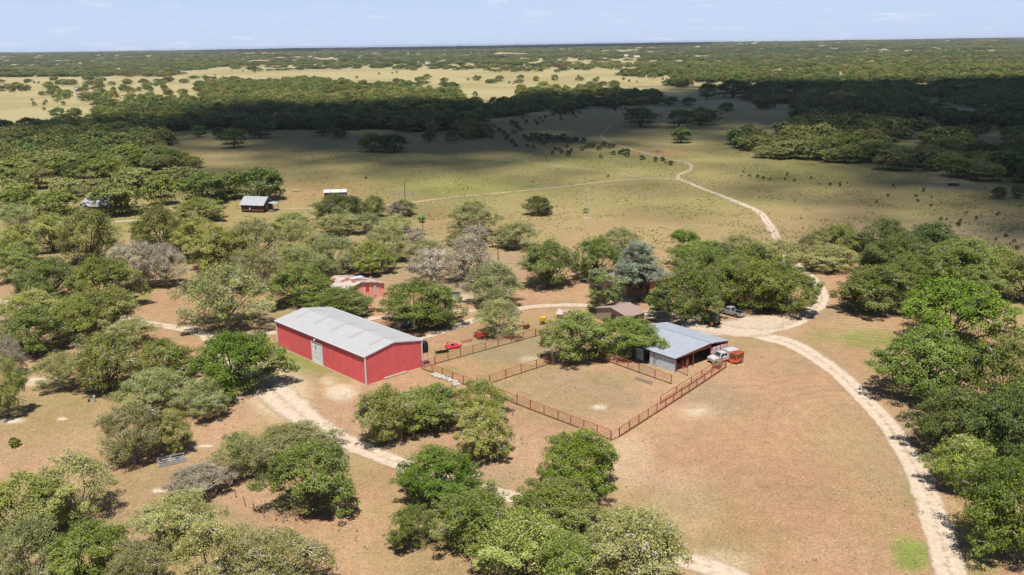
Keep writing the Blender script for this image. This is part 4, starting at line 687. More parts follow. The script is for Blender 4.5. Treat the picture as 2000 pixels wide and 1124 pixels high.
# pump house
def roofed(name, label, cat, p0, p1, zr, depth, ze, wallm, roofm, inset=.3, base=0, wallx=None, group=None, rib=0, t_=.1):
    """ridge from pixel p0 to pixel p1 at height zr; footprint depth either side"""
    A = G(*p0, zr); B = G(*p1, zr); d = B-A; Ln = math.hypot(d[0], d[1]); rz = math.atan2(d[1], d[0]); t = thing(name, label, cat, (A[0], A[1], 0), rz, group)
    gable(MB(), 0, Ln, -depth, depth, ze, zr, t_, .35, 0, rib=rib).build('roof', roofm, t)
    b = MB(); b.prism([(-depth, base), (depth, base), (depth, ze-.06), (0, zr-.06), (-depth, ze-.06)], inset, Ln-inset); b.build('wall', wallm, t)
    return t, Ln
t, Ln = roofed('pump_house', 'small tan outbuilding with a brown shingle roof beside the narrow tree', 'shed', (1193, 602), (1230, 591.5), 3.3, 4.3, 2.3, M['tanwall'], M['shingle'])
MB().box(Ln*.4, Ln*.4+.9, -4.33, -4.28, 0, 2.05).build('door', M['darkwood'], t); MB().box(.26, .32, -1.2, .2, 0, 2.).build('door', M['darkwood'], t)
# farmhouse
A = G(1224, 581); t = thing('farmhouse', 'stone farmhouse with a dark shingled hip roof under the blue-green cedar', 'house', A, rad(33)); hx, hy, he, hr = 15., 10., 2.85, 5.0
b = MB(); b.box(0, hx, 0, .2, 0, he); b.box(0, hx, hy-.2, hy, 0, he); b.build('wall', M['stonewall'], t, 'orange-tan stone front wall'); b = MB(); b.box(-.002, .2, .2, hy-.2, 0, he); b.box(hx-.2, hx, .2, hy-.2, 0, he); b.build('side_wall', M['tanwall'], t)
o_ = .55; v = [(-o_, -o_, he-.12), (hx+o_, -o_, he-.12), (hx+o_, hy+o_, he-.12), (-o_, hy+o_, he-.12), (hy/2-.5, hy/2, hr), (hx-hy/2+.5, hy/2, hr)]; v += [(-o_, -o_, he-.3), (hx+o_, -o_, he-.3), (hx+o_, hy+o_, he-.3), (-o_, hy+o_, he-.3)]
MB().add(v, [(0, 1, 5, 4), (1, 2, 5), (2, 3, 4, 5), (3, 0, 4), (0, 6, 7, 1), (1, 7, 8, 2), (2, 8, 9, 3), (3, 9, 6, 0), (6, 9, 8, 7)]).build('roof', M['darkshingle'], t)
for x0, x1, z0, z1 in ((2.2, 3.6, .9, 2.1), (8.5, 10.2, .9, 2.1)):
    w_ = MB().box(x0, x1, -.03, .04, z0, z1).build('window', M['glass'], t); b = MB(); b.box(x0-.08, x0, -.05, .05, z0, z1); b.box(x1, x1+.08, -.05, .05, z0, z1); b.box(x0-.08, x1+.08, -.05, .05, z1, z1+.08); b.box(x0-.08, x1+.08, -.06, .05, z0-.08, z0); b.build('frame', M['white'], w_)
w_ = MB().box(-.04, .03, 3.4, 4.9, 1.2, 2.1).build('window', M['glass'], t); MB().box(-.06, .03, 3.3, 5., 1.08, 1.2).build('sill', M['white'], w_)
MB().box(5.8, 6.8, -.05, .05, 0, 2.1).build('door', M['darkwood'], t)
# old barn: rusty roof over faded red tin
R1 = G(704.8, 551.5, 4.5); R2 = G(655.6, 538.4, 4.5); d = R2-R1; Ln = math.hypot(d[0], d[1]); rz = math.atan2(d[1], d[0]); t = thing('old_barn', 'old faded red tin barn with a patchy rusted roof behind the long barn', 'barn', (R1[0], R1[1], 0), rz)
b = MB(); gable(b, 0, Ln, -4.6, 4.6, 3.5, 4.5, .05, .3, .25, rib=.7); b.build('roof', M['rustroof'], t)
b = MB(); b.prism([(-4.75, 0), (-6.6, 0), (-6.6, 2.85), (-4.75, 3.25)], .06, Ln-.6); b.prism([(-4.6, 0), (4.6, 0), (4.6, 3.42), (0, 4.42), (-4.6, 3.42)], .06, Ln-.1)
y = -6.5
while y < 4.5: zt = (4.38-abs(y)*.217) if y > -4.6 else 3.2+(y+4.75)*.2; b.box(-.0, .06, y-.02, y+.02, 0, zt); y += .4
b.build('wall', M['pinkwall'], t); MB().prism([(-4.95, 3.32), (-7., 2.86), (-7., 2.91), (-4.95, 3.37)], -.3, Ln-.3).build('lean_to_roof', M['rustroof'], t)
MB().box(-.06, .0, -2.1, -1.3, 1.9, 3.4).build('loft_door', M['redpaint'], t, 'bright red hatch')
MB().box(-.05, .0, -2.2, -.9, 0, 1.85).build('door', M['pinkwall'], t); MB().box(-.05, .0, -4.1, -3.6, .7, 3.1).build('patch_panel', M['galvwall'], t); MB().box(Ln*.35, Ln*.5, -3.4, -.3, 4.5, 4.6).build('loose_sheet', M['galvwall'], t)
# log cabin
def cabin(name, label, e0, e1, ze, zr, half, roofm, wallm, extra=True):
    A = G(*e0, ze); B = G(*e1, ze); d = B-A; Ln = math.hypot(d[0], d[1]); rz = math.atan2(d[1], d[0]); t = thing(name, label, 'cabin', (A[0], A[1], 0), rz)
    gable(MB(), 0, Ln, .6, 2*half+.6, ze+.12, zr, .08, .6, 0, rib=.5).build('roof', roofm, t)
    b = MB(); f0, f1, y0, y1 = .6, Ln-.6, .6, 2*half+.6; zb = .45
    n_ = int((ze-zb)/.26)
    for k in range(n_):
        z = zb+.26*k+.13
        for y in (y0, y1): b.cyl((f0-.2, y, z), (f1+.2, y, z), .14, 6)
        for x in (f0, f1): b.cyl((x, y0-.2, z+.1), (x, y1+.2, z+.1), .14, 6)
    b.prism([(y0+.05, zb), (y1-.05, zb), (y1-.05, ze-.05), ((y0+y1)/2, zr-.1), (y0+.05, ze-.05)], f0+.02, f1-.02); b.build('wall', wallm, t)
    for x in np.linspace(f0+.2, f1-.2, 4):
        for y in (y0+.2, y1-.2): MB().box(x-.13, x+.13, y-.13, y+.13, 0, zb).build('pier', M['concrete'], t)
    return t, Ln, y0, y1
t, Ln, y0, y1 = cabin('log_cabin', 'dark brown log cabin with a pale metal roof and a side porch', (466.7, 399.4), (514.1, 401.1), 2.9, 5.2, 3.1, M['cabroof'], M['logs'])
b = MB(); b.box(Ln-.6, Ln+2., y1-3.4, y1, .35, .5); b.build('porch_floor', M['wood'], t); MB().prism([(Ln-.5, 3.15), (Ln+2.3, 2.7), (Ln+2.3, 2.78), (Ln-.5, 3.23)], y1-3.6, y1+.2, 'y').build('porch_roof', M['cabroof'], t)
for y in (y1-3.3, y1-.1): MB().box(Ln+1.8, Ln+1.94, y-.07, y+.07, .5, 2.75).build('porch_post', M['logs'], t)
MB().box(Ln*.40, Ln*.40+.35, y0-.42, y0-.15, 1.1, 1.75).build('meter_box', M['white'], t)
w_ = MB().box(Ln-.47, Ln-.43, y0+2., y0+2.9, 1.3, 2.3).build('window', M['glass'], t); MB().box(Ln-.45, Ln-.40, y0+1.9, y0+3., 1.2, 1.3).box(Ln-.45, Ln-.4, y0+1.9, y0+3., 2.3, 2.4).box(Ln-.46, Ln-.41, y0+1.9, y0+2., 1.29, 2.31).box(Ln-.46, Ln-.41, y0+2.9, y0+3., 1.29, 2.31).build('frame', M['white'], w_)
t, Ln, y0, y1 = cabin('cabin', 'left cabin with grey tin roof and orange timber walls, half hidden by an oak', (154.0, 401.0), (212, 404), 2.7, 6.2, 4.8, M['cabroof'], M['orangewood'])
for x in (.4, 2.6, 5.2): MB().box(x, x+.14, y0-1.5, y0-1.36, 0, 2.4).build('porch_post', M['darkwood'], t)
MB().box(1.9, 3.2, y0-.2, y0-.12, .2, 2.3).build('door', M['dark'], t); MB().box(-.2, Ln, y0-1.8, y0-.2, .05, .25).build('porch_floor', M['concrete'], t)
bn = thing('bench', 'pale bench on the porch of the left cabin', 'bench', G(160.5, 414), 0.1); MB().box(0, 1.7, 0, .45, .42, .5).build('seat', M['wood'], bn); MB().box(.1, .25, .05, .4, 0, .42).build('leg', M['wood'], bn); MB().box(1.45, 1.6, .05, .4, 0, .42).build('leg', M['wood'], bn)
# tiny red cabin
A = G(634, 389); t = thing('tiny_cabin', 'tiny red cabin with a white roof at the edge of the pasture', 'cabin', A, rad(6)); b = MB(); b.box(0, 8.2, 0, 3.2, .3, 2.5); b.build('wall', M['logs'], t)
MB().prism([(-.3, 2.35), (1.6, 3.2), (3.5, 2.35), (3.5, 2.43), (1.6, 3.28), (-.3, 2.43)], -.25, 8.4).build('roof', mat('white_roof', (.5, .51, .53), .5), t)
for x in (2., 5.8): MB().box(x, x+.6, .4, .9, 2.72, 2.98).build('roof_vent', M['rustdark'], t)
for x in (5., 6.8): w_ = MB().box(x, x+.7, -.04, .02, 1.1, 2.1).build('window', M['glass'], t); MB().box(x-.1, x, -.06, .02, 1., 2.2).box(x+.7, x+.8, -.06, .02, 1., 2.2).box(x, x+.7, -.06, .02, 2.1, 2.2).box(x, x+.7, -.06, .02, 1., 1.1).build('frame', M['white'], w_)
MB().cyl((2.5, 1.6, 3.2), (2.5, 1.6, 3.9), .09, 8).build('chimney', M['galv2'], t)
# little tin-roofed well house, stone wall
t, Ln = roofed('well_house', 'tiny stone hut with a striped rusty tin roof above the yellow machine', 'hut', (1091, 604), (1111, 607), 1.9, 1.0, 1.35, M['stone'], M['rustroof'], .15, rib=.35, t_=.05)
# far houses
for i, (px_, py_, lab, w_) in enumerate(((1218, 118, 'small white house far off in the hazy woods', 14), (1237, 119.5, 'cream house with pitched roof far off in the hazy woods', 20))):
    p = G(px_, py_); z = float(hz(p[0], p[1])); t = thing('distant_house', lab, 'house', (p[0], p[1], z+3), .2); b = MB(); b.prism([(-6, 0), (6, 0), (6, 6), (-6, 6)], 0, w_); b.build('wall', M['whitepaint'], t); gable(MB(), 0, w_, -6, 6, 6, 10, .3, .8, .5).build('roof', M['concrete'], t)

# ------------------------------------------------------------------ fences
def pipe_fence(label, pts, n_rail=5, h=1.62, post=2.9, m='rust', name='pipe_fence', group=None):
    P = [G(*q) for q in pts]; o0 = P[0]; t = thing(name, label, 'fence', o0, 0, group); Q = [(p[0]-o0[0], p[1]-o0[1]) for p in P]
    pm = MB().cyl((0, 0, -.1), (0, 0, h+.04), .075, 8); first = None
    for i in range(len(Q)-1):
        a, c = Vector((*Q[i], 0)), Vector((*Q[i+1], 0)); ln = (c-a).length; n = max(1, round(ln/post))
        for k in range(n+(1 if i == len(Q)-2 else 0)):
            q = a.lerp(c, k/n)
            if first is None: first = pm.build('post', M[m], t); first.location = q
            else: o = first.copy(); C.objects.link(o); o.parent = t; o.location = q
    for j in range(n_rail):
        z = .22+(h-.22)*j/(n_rail-1); b = MB(); r = .055 if j == n_rail-1 else .036
        for i in range(len(Q)-1): b.cyl((*Q[i], z), (*Q[i+1], z), r, 6)
        b.build('top_rail' if j == n_rail-1 else 'rail', M[m], t)
    return t
FR = [('rusty pipe fence from the red barn corner past the white boulders', [(825, 722), (905, 752), (985, 782), (1090, 822), (1193, 861)]),
 ('rusty pipe fence along the back of the pens, beside the farm machines', [(850, 712), (948, 685), (1046, 658)]), ('rusty pipe fence dividing the two pens', [(957, 750), (1018, 730), (1077, 711), (1100, 704)]),
 ('rusty pipe fence in front of the grey tin shed, ending in the open pen', [(1112, 700), (1150, 702), (1185, 706), (1248, 729), (1311, 751)]), ('rusty pipe fence on the right side of the pens, ending at the trailer', [(1210, 855), (1300, 797), (1360, 758), (1418, 719)])]
for lab, pts in FR: pipe_fence(lab, pts, group='rusty pipe fences of the cattle pens')
pipe_fence('second rusty rail line just inside the right-hand pen fence', [(1290, 790), (1350, 752), (1410, 713)], 3, 1.35, 4.6)
for lab, pts, m in (('thin wire gate from the back pen fence to the pen oak', [(1047, 658), (1063, 653)], 'rustdark'), ('thin brown gate at the front corner of the pens', [(1194, 862), (1209, 855)], 'rustdark'), ('brown pipe gate at the near corner of the tin shed', [(1321, 725), (1343, 735)], 'rustdark'),
  ('red pipe gate behind the white camper truck', [(1389, 703), (1417, 716)], 'rust'), ('thin gate between barn corner and back pen fence', [(829, 719), (849, 713)], 'rustdark'), ('dark brace gate at the upper end of the dividing fence', [(931, 748), (956, 750)], 'rustdark')):
    A = G(*pts[0]); B = G(*pts[1]); d = Vector((B[0]-A[0], B[1]-A[1], 0)); t = thing('pipe_gate', lab, 'gate', A)
    for p in (Vector((0, 0, 0)), d): MB().cyl(p+Vector((0, 0, .02)), p+Vector((0, 0, 1.4)), .04, 6).build('post', M[m], t)
    for z in (.25, .55, .85, 1.12, 1.38): MB().cyl((0, 0, z), d+Vector((0, 0, z)), .024, 5).build('rail', M[m], t)
# steel gate leaning near the lower left
A = G(311, 913.5); B = G(363, 902.5); d = Vector((B[0]-A[0], B[1]-A[1], 0)); t = thing('steel_gate', 'grey tubular steel gate panel leaning back near the lower left', 'gate', A); lean = Vector((-d.y, d.x, 0)).normalized()*.75
for j in range(5): k = [0, .22, .42, .68, 1][j]; MB().cyl(lean*k+Vector((0, 0, .1+.95*k)), d+lean*k+Vector((0, 0, .1+.95*k)), .07, 8).build('rail', M['galv2'], t)
for f_ in (0, .48, .97): MB().cyl(d*f_+Vector((0, 0, .1)), d*f_+lean+Vector((0, 0, 1.05)), .04, 8).build('stile', M['galv2'], t)
pm = MB().cyl((0, 0, 0), (.03, .02, 1.25), .06, 6, .045)
PO = [(57, 709, 1.3), (352, 884, 1.3), (444, 963, 1.), (461, 973, 1.1), (480, 990, 1.25), (497, 998, .9), (516, 1012, .8), (538, 1018, .8), (553, 1022, .6), (637, 1100, 1.6), (657, 1115, .8), (1001, 812, 1.2), (689, 527, 1.4), (32, 735, .8)]
PL = ['leaning wooden post at the far left below the twin-trunk oak', 'weathered post behind the steel gate', 'short post at the start of the broken fence line right of the pale bush', 'second post of the broken fence line', 'tallest post of the broken fence line, dark at the base', 'slim post after the tallest one of the broken line', 'low post in the lower part of the broken fence line', 'stub post left of the big rounded oak shadow', 'last stub post of the broken fence line', 'dark crooked post by the bottom edge, right of the lower left thicket', 'short post at the very bottom edge', 'dark leaning post just outside the front pipe fence', 'grey post in the grass above the rusty-roofed barn', 'thin low post left of the limestone slab']
for (px_, py_, s), lab in zip(PO, PL): o = pm.build('fence_post', M['wood'], None); o.location = G(px_, py_); o.scale = (1.3, 1.3, s); o.rotation_euler = (random.uniform(-.12, .12), random.uniform(-.12, .12), random.uniform(0, 6)); tag(o, lab, 'fence post', 'old wooden fence posts')

# ------------------------------------------------------------------ poles, masts, windmills
def pole(label, base, h, top='', m='polewood', name='utility_pole', r=.13, lean=(0, 0)):
    t = thing(name, label, 'pole', G(*base)); MB().cyl((0, 0, 0), (lean[0], lean[1], h), r, 8, r*.7).build('shaft', M[m], t)
    if 'x' in top: MB().box(-.9, .9, -.06, .06, h-.45, h-.33).build('crossarm', M[m], t)
    if 't' in top: MB().cyl((-.45, -.1, h*.62), (-.45, -.1, h*.80), .28, 12).build('transformer', M['whitepaint'], t)
    if 'i' in top: 
        for x in (-.25, .2): MB().cyl((x, 0, h-.2), (x, 0, h+.1), .06, 6).build('insulator', M['white'], t)
    if 'v' in top: MB().blob((-.6, 0, h-.15), (1.0, .6, .35), 4, 3, .45).blob((.2, 0, h), (.5, .45, .5), 5, 3, .45).build('vine', M['ivy'], t)
    return t
pole('tall thin bare utility pole in the pasture, left of centre', (791.5, 394), 8.1, 'i', r=.16); pole('short brown post crowned with a green vine', (826.5, 463), 6.0, 'v', r=.14); pole('utility pole carrying a white transformer beside the domed oak', (933, 473), 6.2, 'tix', r=.17)
pole('brown pole rising behind the oak by the round cistern', (973, 508), 6.8, '', r=.13); pole('dark pole standing in the shadowed eastern pasture', (1807, 367), 6.8, '', r=.17, lean=(.6, 0)); pole('slim light pole right of the left cabin', (298, 402), 4.8, '', r=.09); pole('pole with white insulators inside the clump behind the log cabin', (407, 392), 8.5, 'it', r=.13)
t = thing('lattice_mast', 'tall thin grey lattice mast in the open pasture', 'mast', G(1148, 460)); H_ = 14.2
for k in range(3): a = k*2.094; MB().cyl((math.cos(a)*.2, math.sin(a)*.2, 0), (math.cos(a)*.2, math.sin(a)*.2, H_), .022, 5).build('leg', M['galvwall'], t)
b = MB(); z = 0; k = 0
while z < H_-.4: a = k*2.094; b.cyl((math.cos(a)*.2, math.sin(a)*.2, z), (math.cos(a+2.094)*.2, math.sin(a+2.094)*.2, z+.4), .012, 4); z += .2; k += 1
b.build('lacing', M['galvwall'], t); MB().box(-.9, .5, -.03, .03, H_-.1, H_-.04).build('antenna', M['galvwall'], t)
def windmill(label, base, h, s):
    p = G(*base); t = thing('windmill', label, 'windmill', (p[0], p[1], float(hz(p[0], p[1])))); b = MB()
    for sx, sy in ((1, 1), (1, -1), (-1, 1), (-1, -1)): b.cyl((sx*1.4, sy*1.4, 0), (0, 0, h), .18, 4, .12)
    for k in range(1, 5): z = h*k/5; q = 1.4*(1-k/5); b.cyl((-q, -q, z), (q, -q, z), .08, 4).cyl((q, -q, z), (q, q, z), .08, 4).cyl((-q, -q, z-h/5), (q, -q, z), .06, 4)
    b.build('tower', M['galv2'], t); b = MB()
    for k in range(18): a = k*math.pi/9; u = Vector((math.cos(a), -.35, math.sin(a))); v_ = Vector((-math.sin(a), .25, math.cos(a))); c = Vector((0, -.6, h)); b.add([c+u*s*.3-v_*s*.05, c+u*s*.3+v_*s*.05, c+u*s+v_*s*.13, c+u*s-v_*s*.13], [(0, 1, 2, 3)])
    b.build('wheel', M['white'], t); b = MB(); b.box(0, s*1.1, .0, .1, h-.06, h+.06).box(s*1.1, s*1.9, -.02, .06, h-.5*s*.6, h+.5*s*.6); b.build('tail_vane', M['white'], t)
windmill('white-wheeled windmill at the edge of the far pale field', (833.5, 137), 17, 4.4); windmill('small windmill with pale wheel in the left pale field', (152, 198), 15, 1.7)

# ------------------------------------------------------------------ vehicles
def pickup(label, p, rz, paint, cap=False, name='pickup_truck'):
    t = thing(name, label, 'pickup', p, rz); L_ = 5.7      # x forward, origin under the rear axle
    b = MB(); sill = .48
    prof = [(-1.15, .5), (-1.17, 1.1), (1.25, 1.12), (1.28, 1.15), (3.35, 1.13), (4.35, 1.02), (4.5, .9), (4.52, .5), (4.0, .42), (3.7, .42), (3.55, .85), (3.1, .85), (2.95, .42), (.45, .42), (.3, .85), (-.3, .85), (-.45, .45)]
    for y0, y1 in ((-.95, -.82), (.82, .95)): b.prism(prof, y0, y1, 'y')
    b.prism([(1.3, .45), (4.48, .45), (4.45, .92), (4.3, 1.04), (3.3, 1.14), (1.3, 1.14)], -.82, .82, 'y'); b.box(-1.16, 1.3, -.82, .82, .55, .62); b.box(-1.17, -1.1, -.82, .82, .6, 1.1)
    b.build('body', paint, t, bevel=.02)
    c = MB(); c.add([(1.25, -.86, 1.12), (3.2, -.86, 1.12), (3.2, .86, 1.12), (1.25, .86, 1.12), (1.42, -.70, 1.78), (2.62, -.70, 1.8), (2.62, .70, 1.8), (1.42, .70, 1.78)], [(4, 5, 6, 7), (0, 1, 5, 4), (1, 2, 6, 5), (2, 3, 7, 6), (3, 0, 4, 7)])
    c.build('cab', paint, t, bevel=.03)
    def quadpane(nm, pts, off):
        pts = [Vector(q)+Vector(off) for q in pts]; return MB().add(pts, [(0, 1, 2, 3)]).build(nm, M['glass'], t)
    quadpane('rear_window', [(1.27, -.68, 1.2), (1.27, .68, 1.2), (1.40, .6, 1.68), (1.40, -.6, 1.68)], (-.012, 0, 0)); quadpane('windshield', [(3.12, -.74, 1.17), (3.12, .74, 1.17), (2.68, .64, 1.74), (2.68, -.64, 1.74)], (.03, 0, .015))
    for s in (-1, 1):
        quadpane('side_window', [(1.45, .84*s, 1.2), (2.0, .84*s, 1.2), (2.0, .735*s, 1.68), (1.55, .735*s, 1.68)], (0, .012*s, 0)); quadpane('side_window', [(2.1, .84*s, 1.2), (2.98, .84*s, 1.2), (2.6, .735*s, 1.68), (2.1, .735*s, 1.68)], (0, .012*s, 0))
        MB().box(-1.19, -1.1, (.80 if s > 0 else -.93), (.93 if s > 0 else -.80), .72, 1.02).build('taillight', M['taillight'], t); MB().box(4.42, 4.5, (.55 if s > 0 else -.85), (.85 if s > 0 else -.55), .72, .9).build('headlight', M['white'], t)
        MB().box(2.75, 2.85, (.95 if s > 0 else -1.12), (1.12 if s > 0 else -.95), 1.1, 1.3).build('mirror', M['black'], t)
        for x in (0, 3.35): wheel(t, x, s*.82, .40, .27, 0, M['chrome'])
    MB().box(-1.32, -1.17, -.85, .85, .45, .62).build('rear_bumper', M['chrome'], t); MB().box(4.5, 4.62, -.85, .85, .45, .65).build('front_bumper', M['chrome'], t)
    MB().box(-1.1, 1.2, -.8, .8, .63, .66).box(-1.1, 1.2, -.815, -.80, .64, 1.09).box(-1.1, 1.2, .80, .815, .64, 1.09).build('bed_liner', M['black'], t)
    if cap: c = MB(); c.prism([(-1.15, 1.12), (1.2, 1.12), (1.15, 2.0), (-1.1, 2.0)], -.9, .9, 'y'); c.build('camper_shell', M['whitepaint'], t, bevel=.08)
    return t
pickup('silver pickup with an empty open bed parked on the caliche yard', G(1441.5, 619), rad(129), M['silver']); 
pickup('white pickup backed into the shade by the farmhouse, tailgate showing', G(1281, 603), rad(58), M['whitepaint']); pickup('old white truck with boxy white camper shell beside the orange trailer', G(1427, 702), rad(205), M['whitepaint'], True)
# green tractor
p0 = G(1395, 637.5); t = thing('tractor', 'green farm tractor with yellow wheel rims, nose under the big oak', 'tractor', p0, rad(134))
MB().prism([(.5, .75), (2.75, .75), (2.8, 1.35), (2.5, 1.5), (.7, 1.65)], -.38, .38, 'y').build('hood', M['green'], t, bevel=.05); MB().box(-.5, 2.2, -.25, .25, .5, .85).build('chassis', M['black'], t)
MB().box(-.75, .65, -.62, .62, 1.0, 1.25).build('cab_floor', M['green'], t); c = MB().add([(-.65, -.6, 1.25), (.6, -.6, 1.25), (.6, .6, 1.25), (-.65, .6, 1.25), (-.75, -.58, 2.45), (.45, -.55, 2.45), (.45, .55, 2.45), (-.75, .58, 2.45)], [(0, 3, 2, 1), (4, 5, 6, 7), (0, 1, 5, 4), (1, 2, 6, 5), (2, 3, 7, 6), (3, 0, 4, 7)]).build('cab', M['glass'], t)
b = MB()
for q in ((-.66, -.62, -.76, -.6), (.61, -.62, .46, -.57), (-.66, .62, -.76, .6), (.61, .62, .46, .57)): b.bar((q[0], q[1], 1.2), (q[2], q[3], 2.46), .07)
b.build('pillar', M['black'], c); MB().box(-.95, .65, -.72, .72, 2.46, 2.62).build('cab_roof', M['green'], t, bevel=.05)
for s in (-1, 1):
    ya, yb_ = (.62, 1.08) if s > 0 else (-1.08, -.62)
    f = MB().prism([(-.95, 1.1), (-.6, 1.55), (.1, 1.62), (.65, 1.3), (.6, 1.22), (.1, 1.54), (-.55, 1.47), (-.88, 1.06)], ya, yb_, 'y').build('fender', M['green'], t); MB().box(-.99, -.88, ya+.1, ya+.3, 1.1, 1.3).build('lamp', M['taillight'], f)
    wheel(t, 0, s*.85, .76, .44, 0, M['yellow'], .52); wheel(t, 2.15, s*.78, .5, .32, 0, M['yellow'], .5)
    MB().bar((1.2, s*.5, 1.3), (2.9, s*.5, .9), .1).bar((2.9, s*.5, .9), (3.0, s*.5, .5), .1).build('loader_arm', M['green'], t)
# orange cage trailer
t = thing('cage_trailer', 'small orange utility trailer with rusty caged box beside the pens', 'trailer', G(1438.5, 713.5), rad(44)); tw, tl, th = 1.6, 2.35, 1.95
MB().box(0, tl, 0, .05, .35, .85).box(0, tl, tw-.05, tw, .35, .85).box(tl-.05, tl, .05, tw-.05, .35, .85).box(-.0, .05, .05, tw-.05, .35, .85).box(0.05, tl-.05, .05, tw-.05, .35, .4).build('tub', M['orange'], t)
b = MB()
for x in (0.04, tl-.04):
    for y in (.04, tw-.04): b.box(x-.04, x+.04, y-.04, y+.04, .85, th)
b.box(0, tl, 0, .08, th-.08, th).box(0, tl, tw-.08, tw, th-.08, th).box(0, .08, 0, tw, th-.08, th).box(tl-.08, tl, 0, tw, th-.08, th); b.build('cage_frame', M['orange'], t)
b = MB(); b.box(.08, tl-.08, .02, .035, .86, th-.1).box(.08, tl-.08, tw-.035, tw-.02, .86, th-.1).box(tl-.035, tl-.02, .08, tw-.08, .86, th-.1).box(.02, .035, .08, tw-.08, .86, th-.1); b.build('side_mesh', M['rustdark'], t); MB().box(.5, tl-.12, .1, tw-.1, th-.12, th-.09).build('lid', M['rustdark'], t)
for y in (-.12, tw+.12): wheel(t, tl*.62, y, .33, .2, 0, M['white'])
MB().bar((0, tw/2, .42), (-.9, tw/2, .42), .08).build('drawbar', M['orange'], t)

# ------------------------------------------------------------------ implements behind the pens
t = thing('rotary_mower', 'bright red rotary mower deck with an A-frame hitch', 'mower', G(884, 680), rad(28))
MB().prism([(-1.3, .15), (-1.3, .42), (-.9, .52), (.9, .52), (1.35, .4), (1.5, .15)], -.85, .85, 'y').build('deck', M['magenta'], t, bevel=.05); MB().bar((-1.2, -.45, .5), (-1.0, 0, 1.5), .09).bar((-1.2, .45, .5), (-1.0, 0, 1.5), .09).bar((-1.0, 0, 1.5), (1.3, 0, .55), .07).build('hitch', M['magenta'], t)
MB().cyl((0, 0, .5), (0, 0, .8), .26, 10).build('gearbox', M['black'], t); wheel(t, 1.75, 0, .2, .14, 0)
def discs(parent, p, q, n, r):
    p = Vector(p); q = Vector(q); d = (q-p).normalized()
    for k in range(n): c = p.lerp(q, k/(n-1)); MB().cyl(c-d*.02, c+d*.02, r, 12).build('disc', M['rustdark'], parent)
t = thing('disc_harrow', 'red disc harrow with levers behind the back pen fence', 'harrow', G(941, 660), rad(25)); MB().bar((-1.3, -.7, .65), (1.3, -.7, .65), .14).bar((-1.3, .7, .65), (1.3, .7, .65), .14).bar((-1, -.7, .66), (-.4, .7, .66), .14).bar((1, -.7, .66), (.4, .7, .66), .14).bar((0, -1., .66), (0, 1., .66), .12).bar((-.3, 0, .7), (-.8, .2, 1.5), .08).build('frame', M['redpaint'], t)
discs(t, (-1.25, -.85, .3), (-.15, -.6, .3), 5, .3); discs(t, (.15, -.6, .3), (1.25, -.85, .3), 5, .3); discs(t, (-1.25, .6, .3), (-.15, .85, .3), 5, .3); discs(t, (.15, .85, .3), (1.25, .6, .3), 5, .3)
t = thing('tine_harrow', 'faded red low tine bar between the mower and the disc harrow', 'harrow', G(912, 668.5), rad(36)); MB().bar((-1.25, -.2, .4), (1.25, -.2, .4), .1).bar((-1.25, .2, .42), (1.25, .2, .42), .1).bar((-.8, -.25, .41), (-.8, .25, .41), .08).bar((.8, -.25, .41), (.8, .25, .41), .08).build('frame', M['pink'], t)
for k in range(7): MB().bar((-1.15+k*.38, 0, .6), (-1.15+k*.38, .35, .0), .06).bar((-1.15+k*.38, -.2, .42), (-1.15+k*.38, 0, .6), .06).build('tine', M['pink'], t)
t = thing('box_blade', 'dark green box blade lying against the back pen fence', 'blade', G(864, 690), rad(26)); MB().prism([(-.1, 0), (.35, 0), (.2, .5), (-.1, .55)], -1.25, 1.25, 'x').build('blade', M['black'], t); MB().box(-1.3, -1.22, -.15, .5, 0, .6).box(1.22, 1.3, -.15, .5, 0, .6).bar((-.4, .1, .55), (0, .3, 1.), .08).build('side_plate', M['green'], t)
t = thing('cultivator', 'dark rusty cultivator heap behind the end of the back pen fence', 'cultivator', G(1021, 643), rad(20)); b = MB(); rr_ = random.Random(3); b.bar((-1.3, 0, .6), (1.3, .1, .7), .14).bar((-1., -.6, .6), (.9, -.6, .7), .12).bar((0, -.7, .7), (.2, .5, 1.5), .1)
b.build('frame', M['dark'], t); discs(t, (-1.3, -.3, .35), (-.5, .4, .35), 4, .36); discs(t, (.4, -.4, .4), (1.3, .2, .4), 5, .42)
t = thing('yellow_machine', 'yellow tank-like farm machine half hidden by the grey-green pen oak', 'machine', G(1062, 633), rad(-10)); MB().box(-.8, .5, -.6, .6, .6, 1.55).build('tank', M['yellow'], t, bevel=.12); MB().bar((.4, -.4, .5), (2.6, -.3, .4), .16).bar((.4, .4, .5), (2.6, .3, .4), .16).bar((2.3, -.5, .5), (2.3, .5, .5), .2).build('frame', M['yellow'], t); wheel(t, -.3, -.75, .35, .24, 0, M['yellow']); wheel(t, -.3, .75, .35, .24, 0, M['yellow'])
t = thing('sprayer', 'blue sprayer standing in the shade of the bushy oak behind the red barn', 'sprayer', G(796, 641), rad(15)); MB().cyl((-.9, 0, .9), (.9, 0, .9), .5, 16).build('tank', M['blue'], t, smooth=False); MB().box(-1.1, 1.1, -.5, .5, .25, .42).build('frame', M['blue'], t); wheel(t, 0, -.6, .35, .22, 0); wheel(t, 0, .6, .35, .22, 0)
MB().cyl((0, 0, 0), (0, 0, .75), .3, 14, .34).build('bucket', M['whitepaint'], thing('plastic_drum', 'white plastic drum left of the blue sprayer', 'drum', G(781, 640)))
MB().cyl((0, 0, 0), (0, 0, .7), .22, 12).cyl((0, 0, .7), (0, 0, .85), .1, 8).build('can', M['redpaint'], thing('fuel_can', 'red can between white drum and blue sprayer', 'can', G(788, 637)))
t = thing('farm_machine', 'white ladder-like frame leaning in the bushy oak beside the blue sprayer', 'frame', G(818, 640), .4)
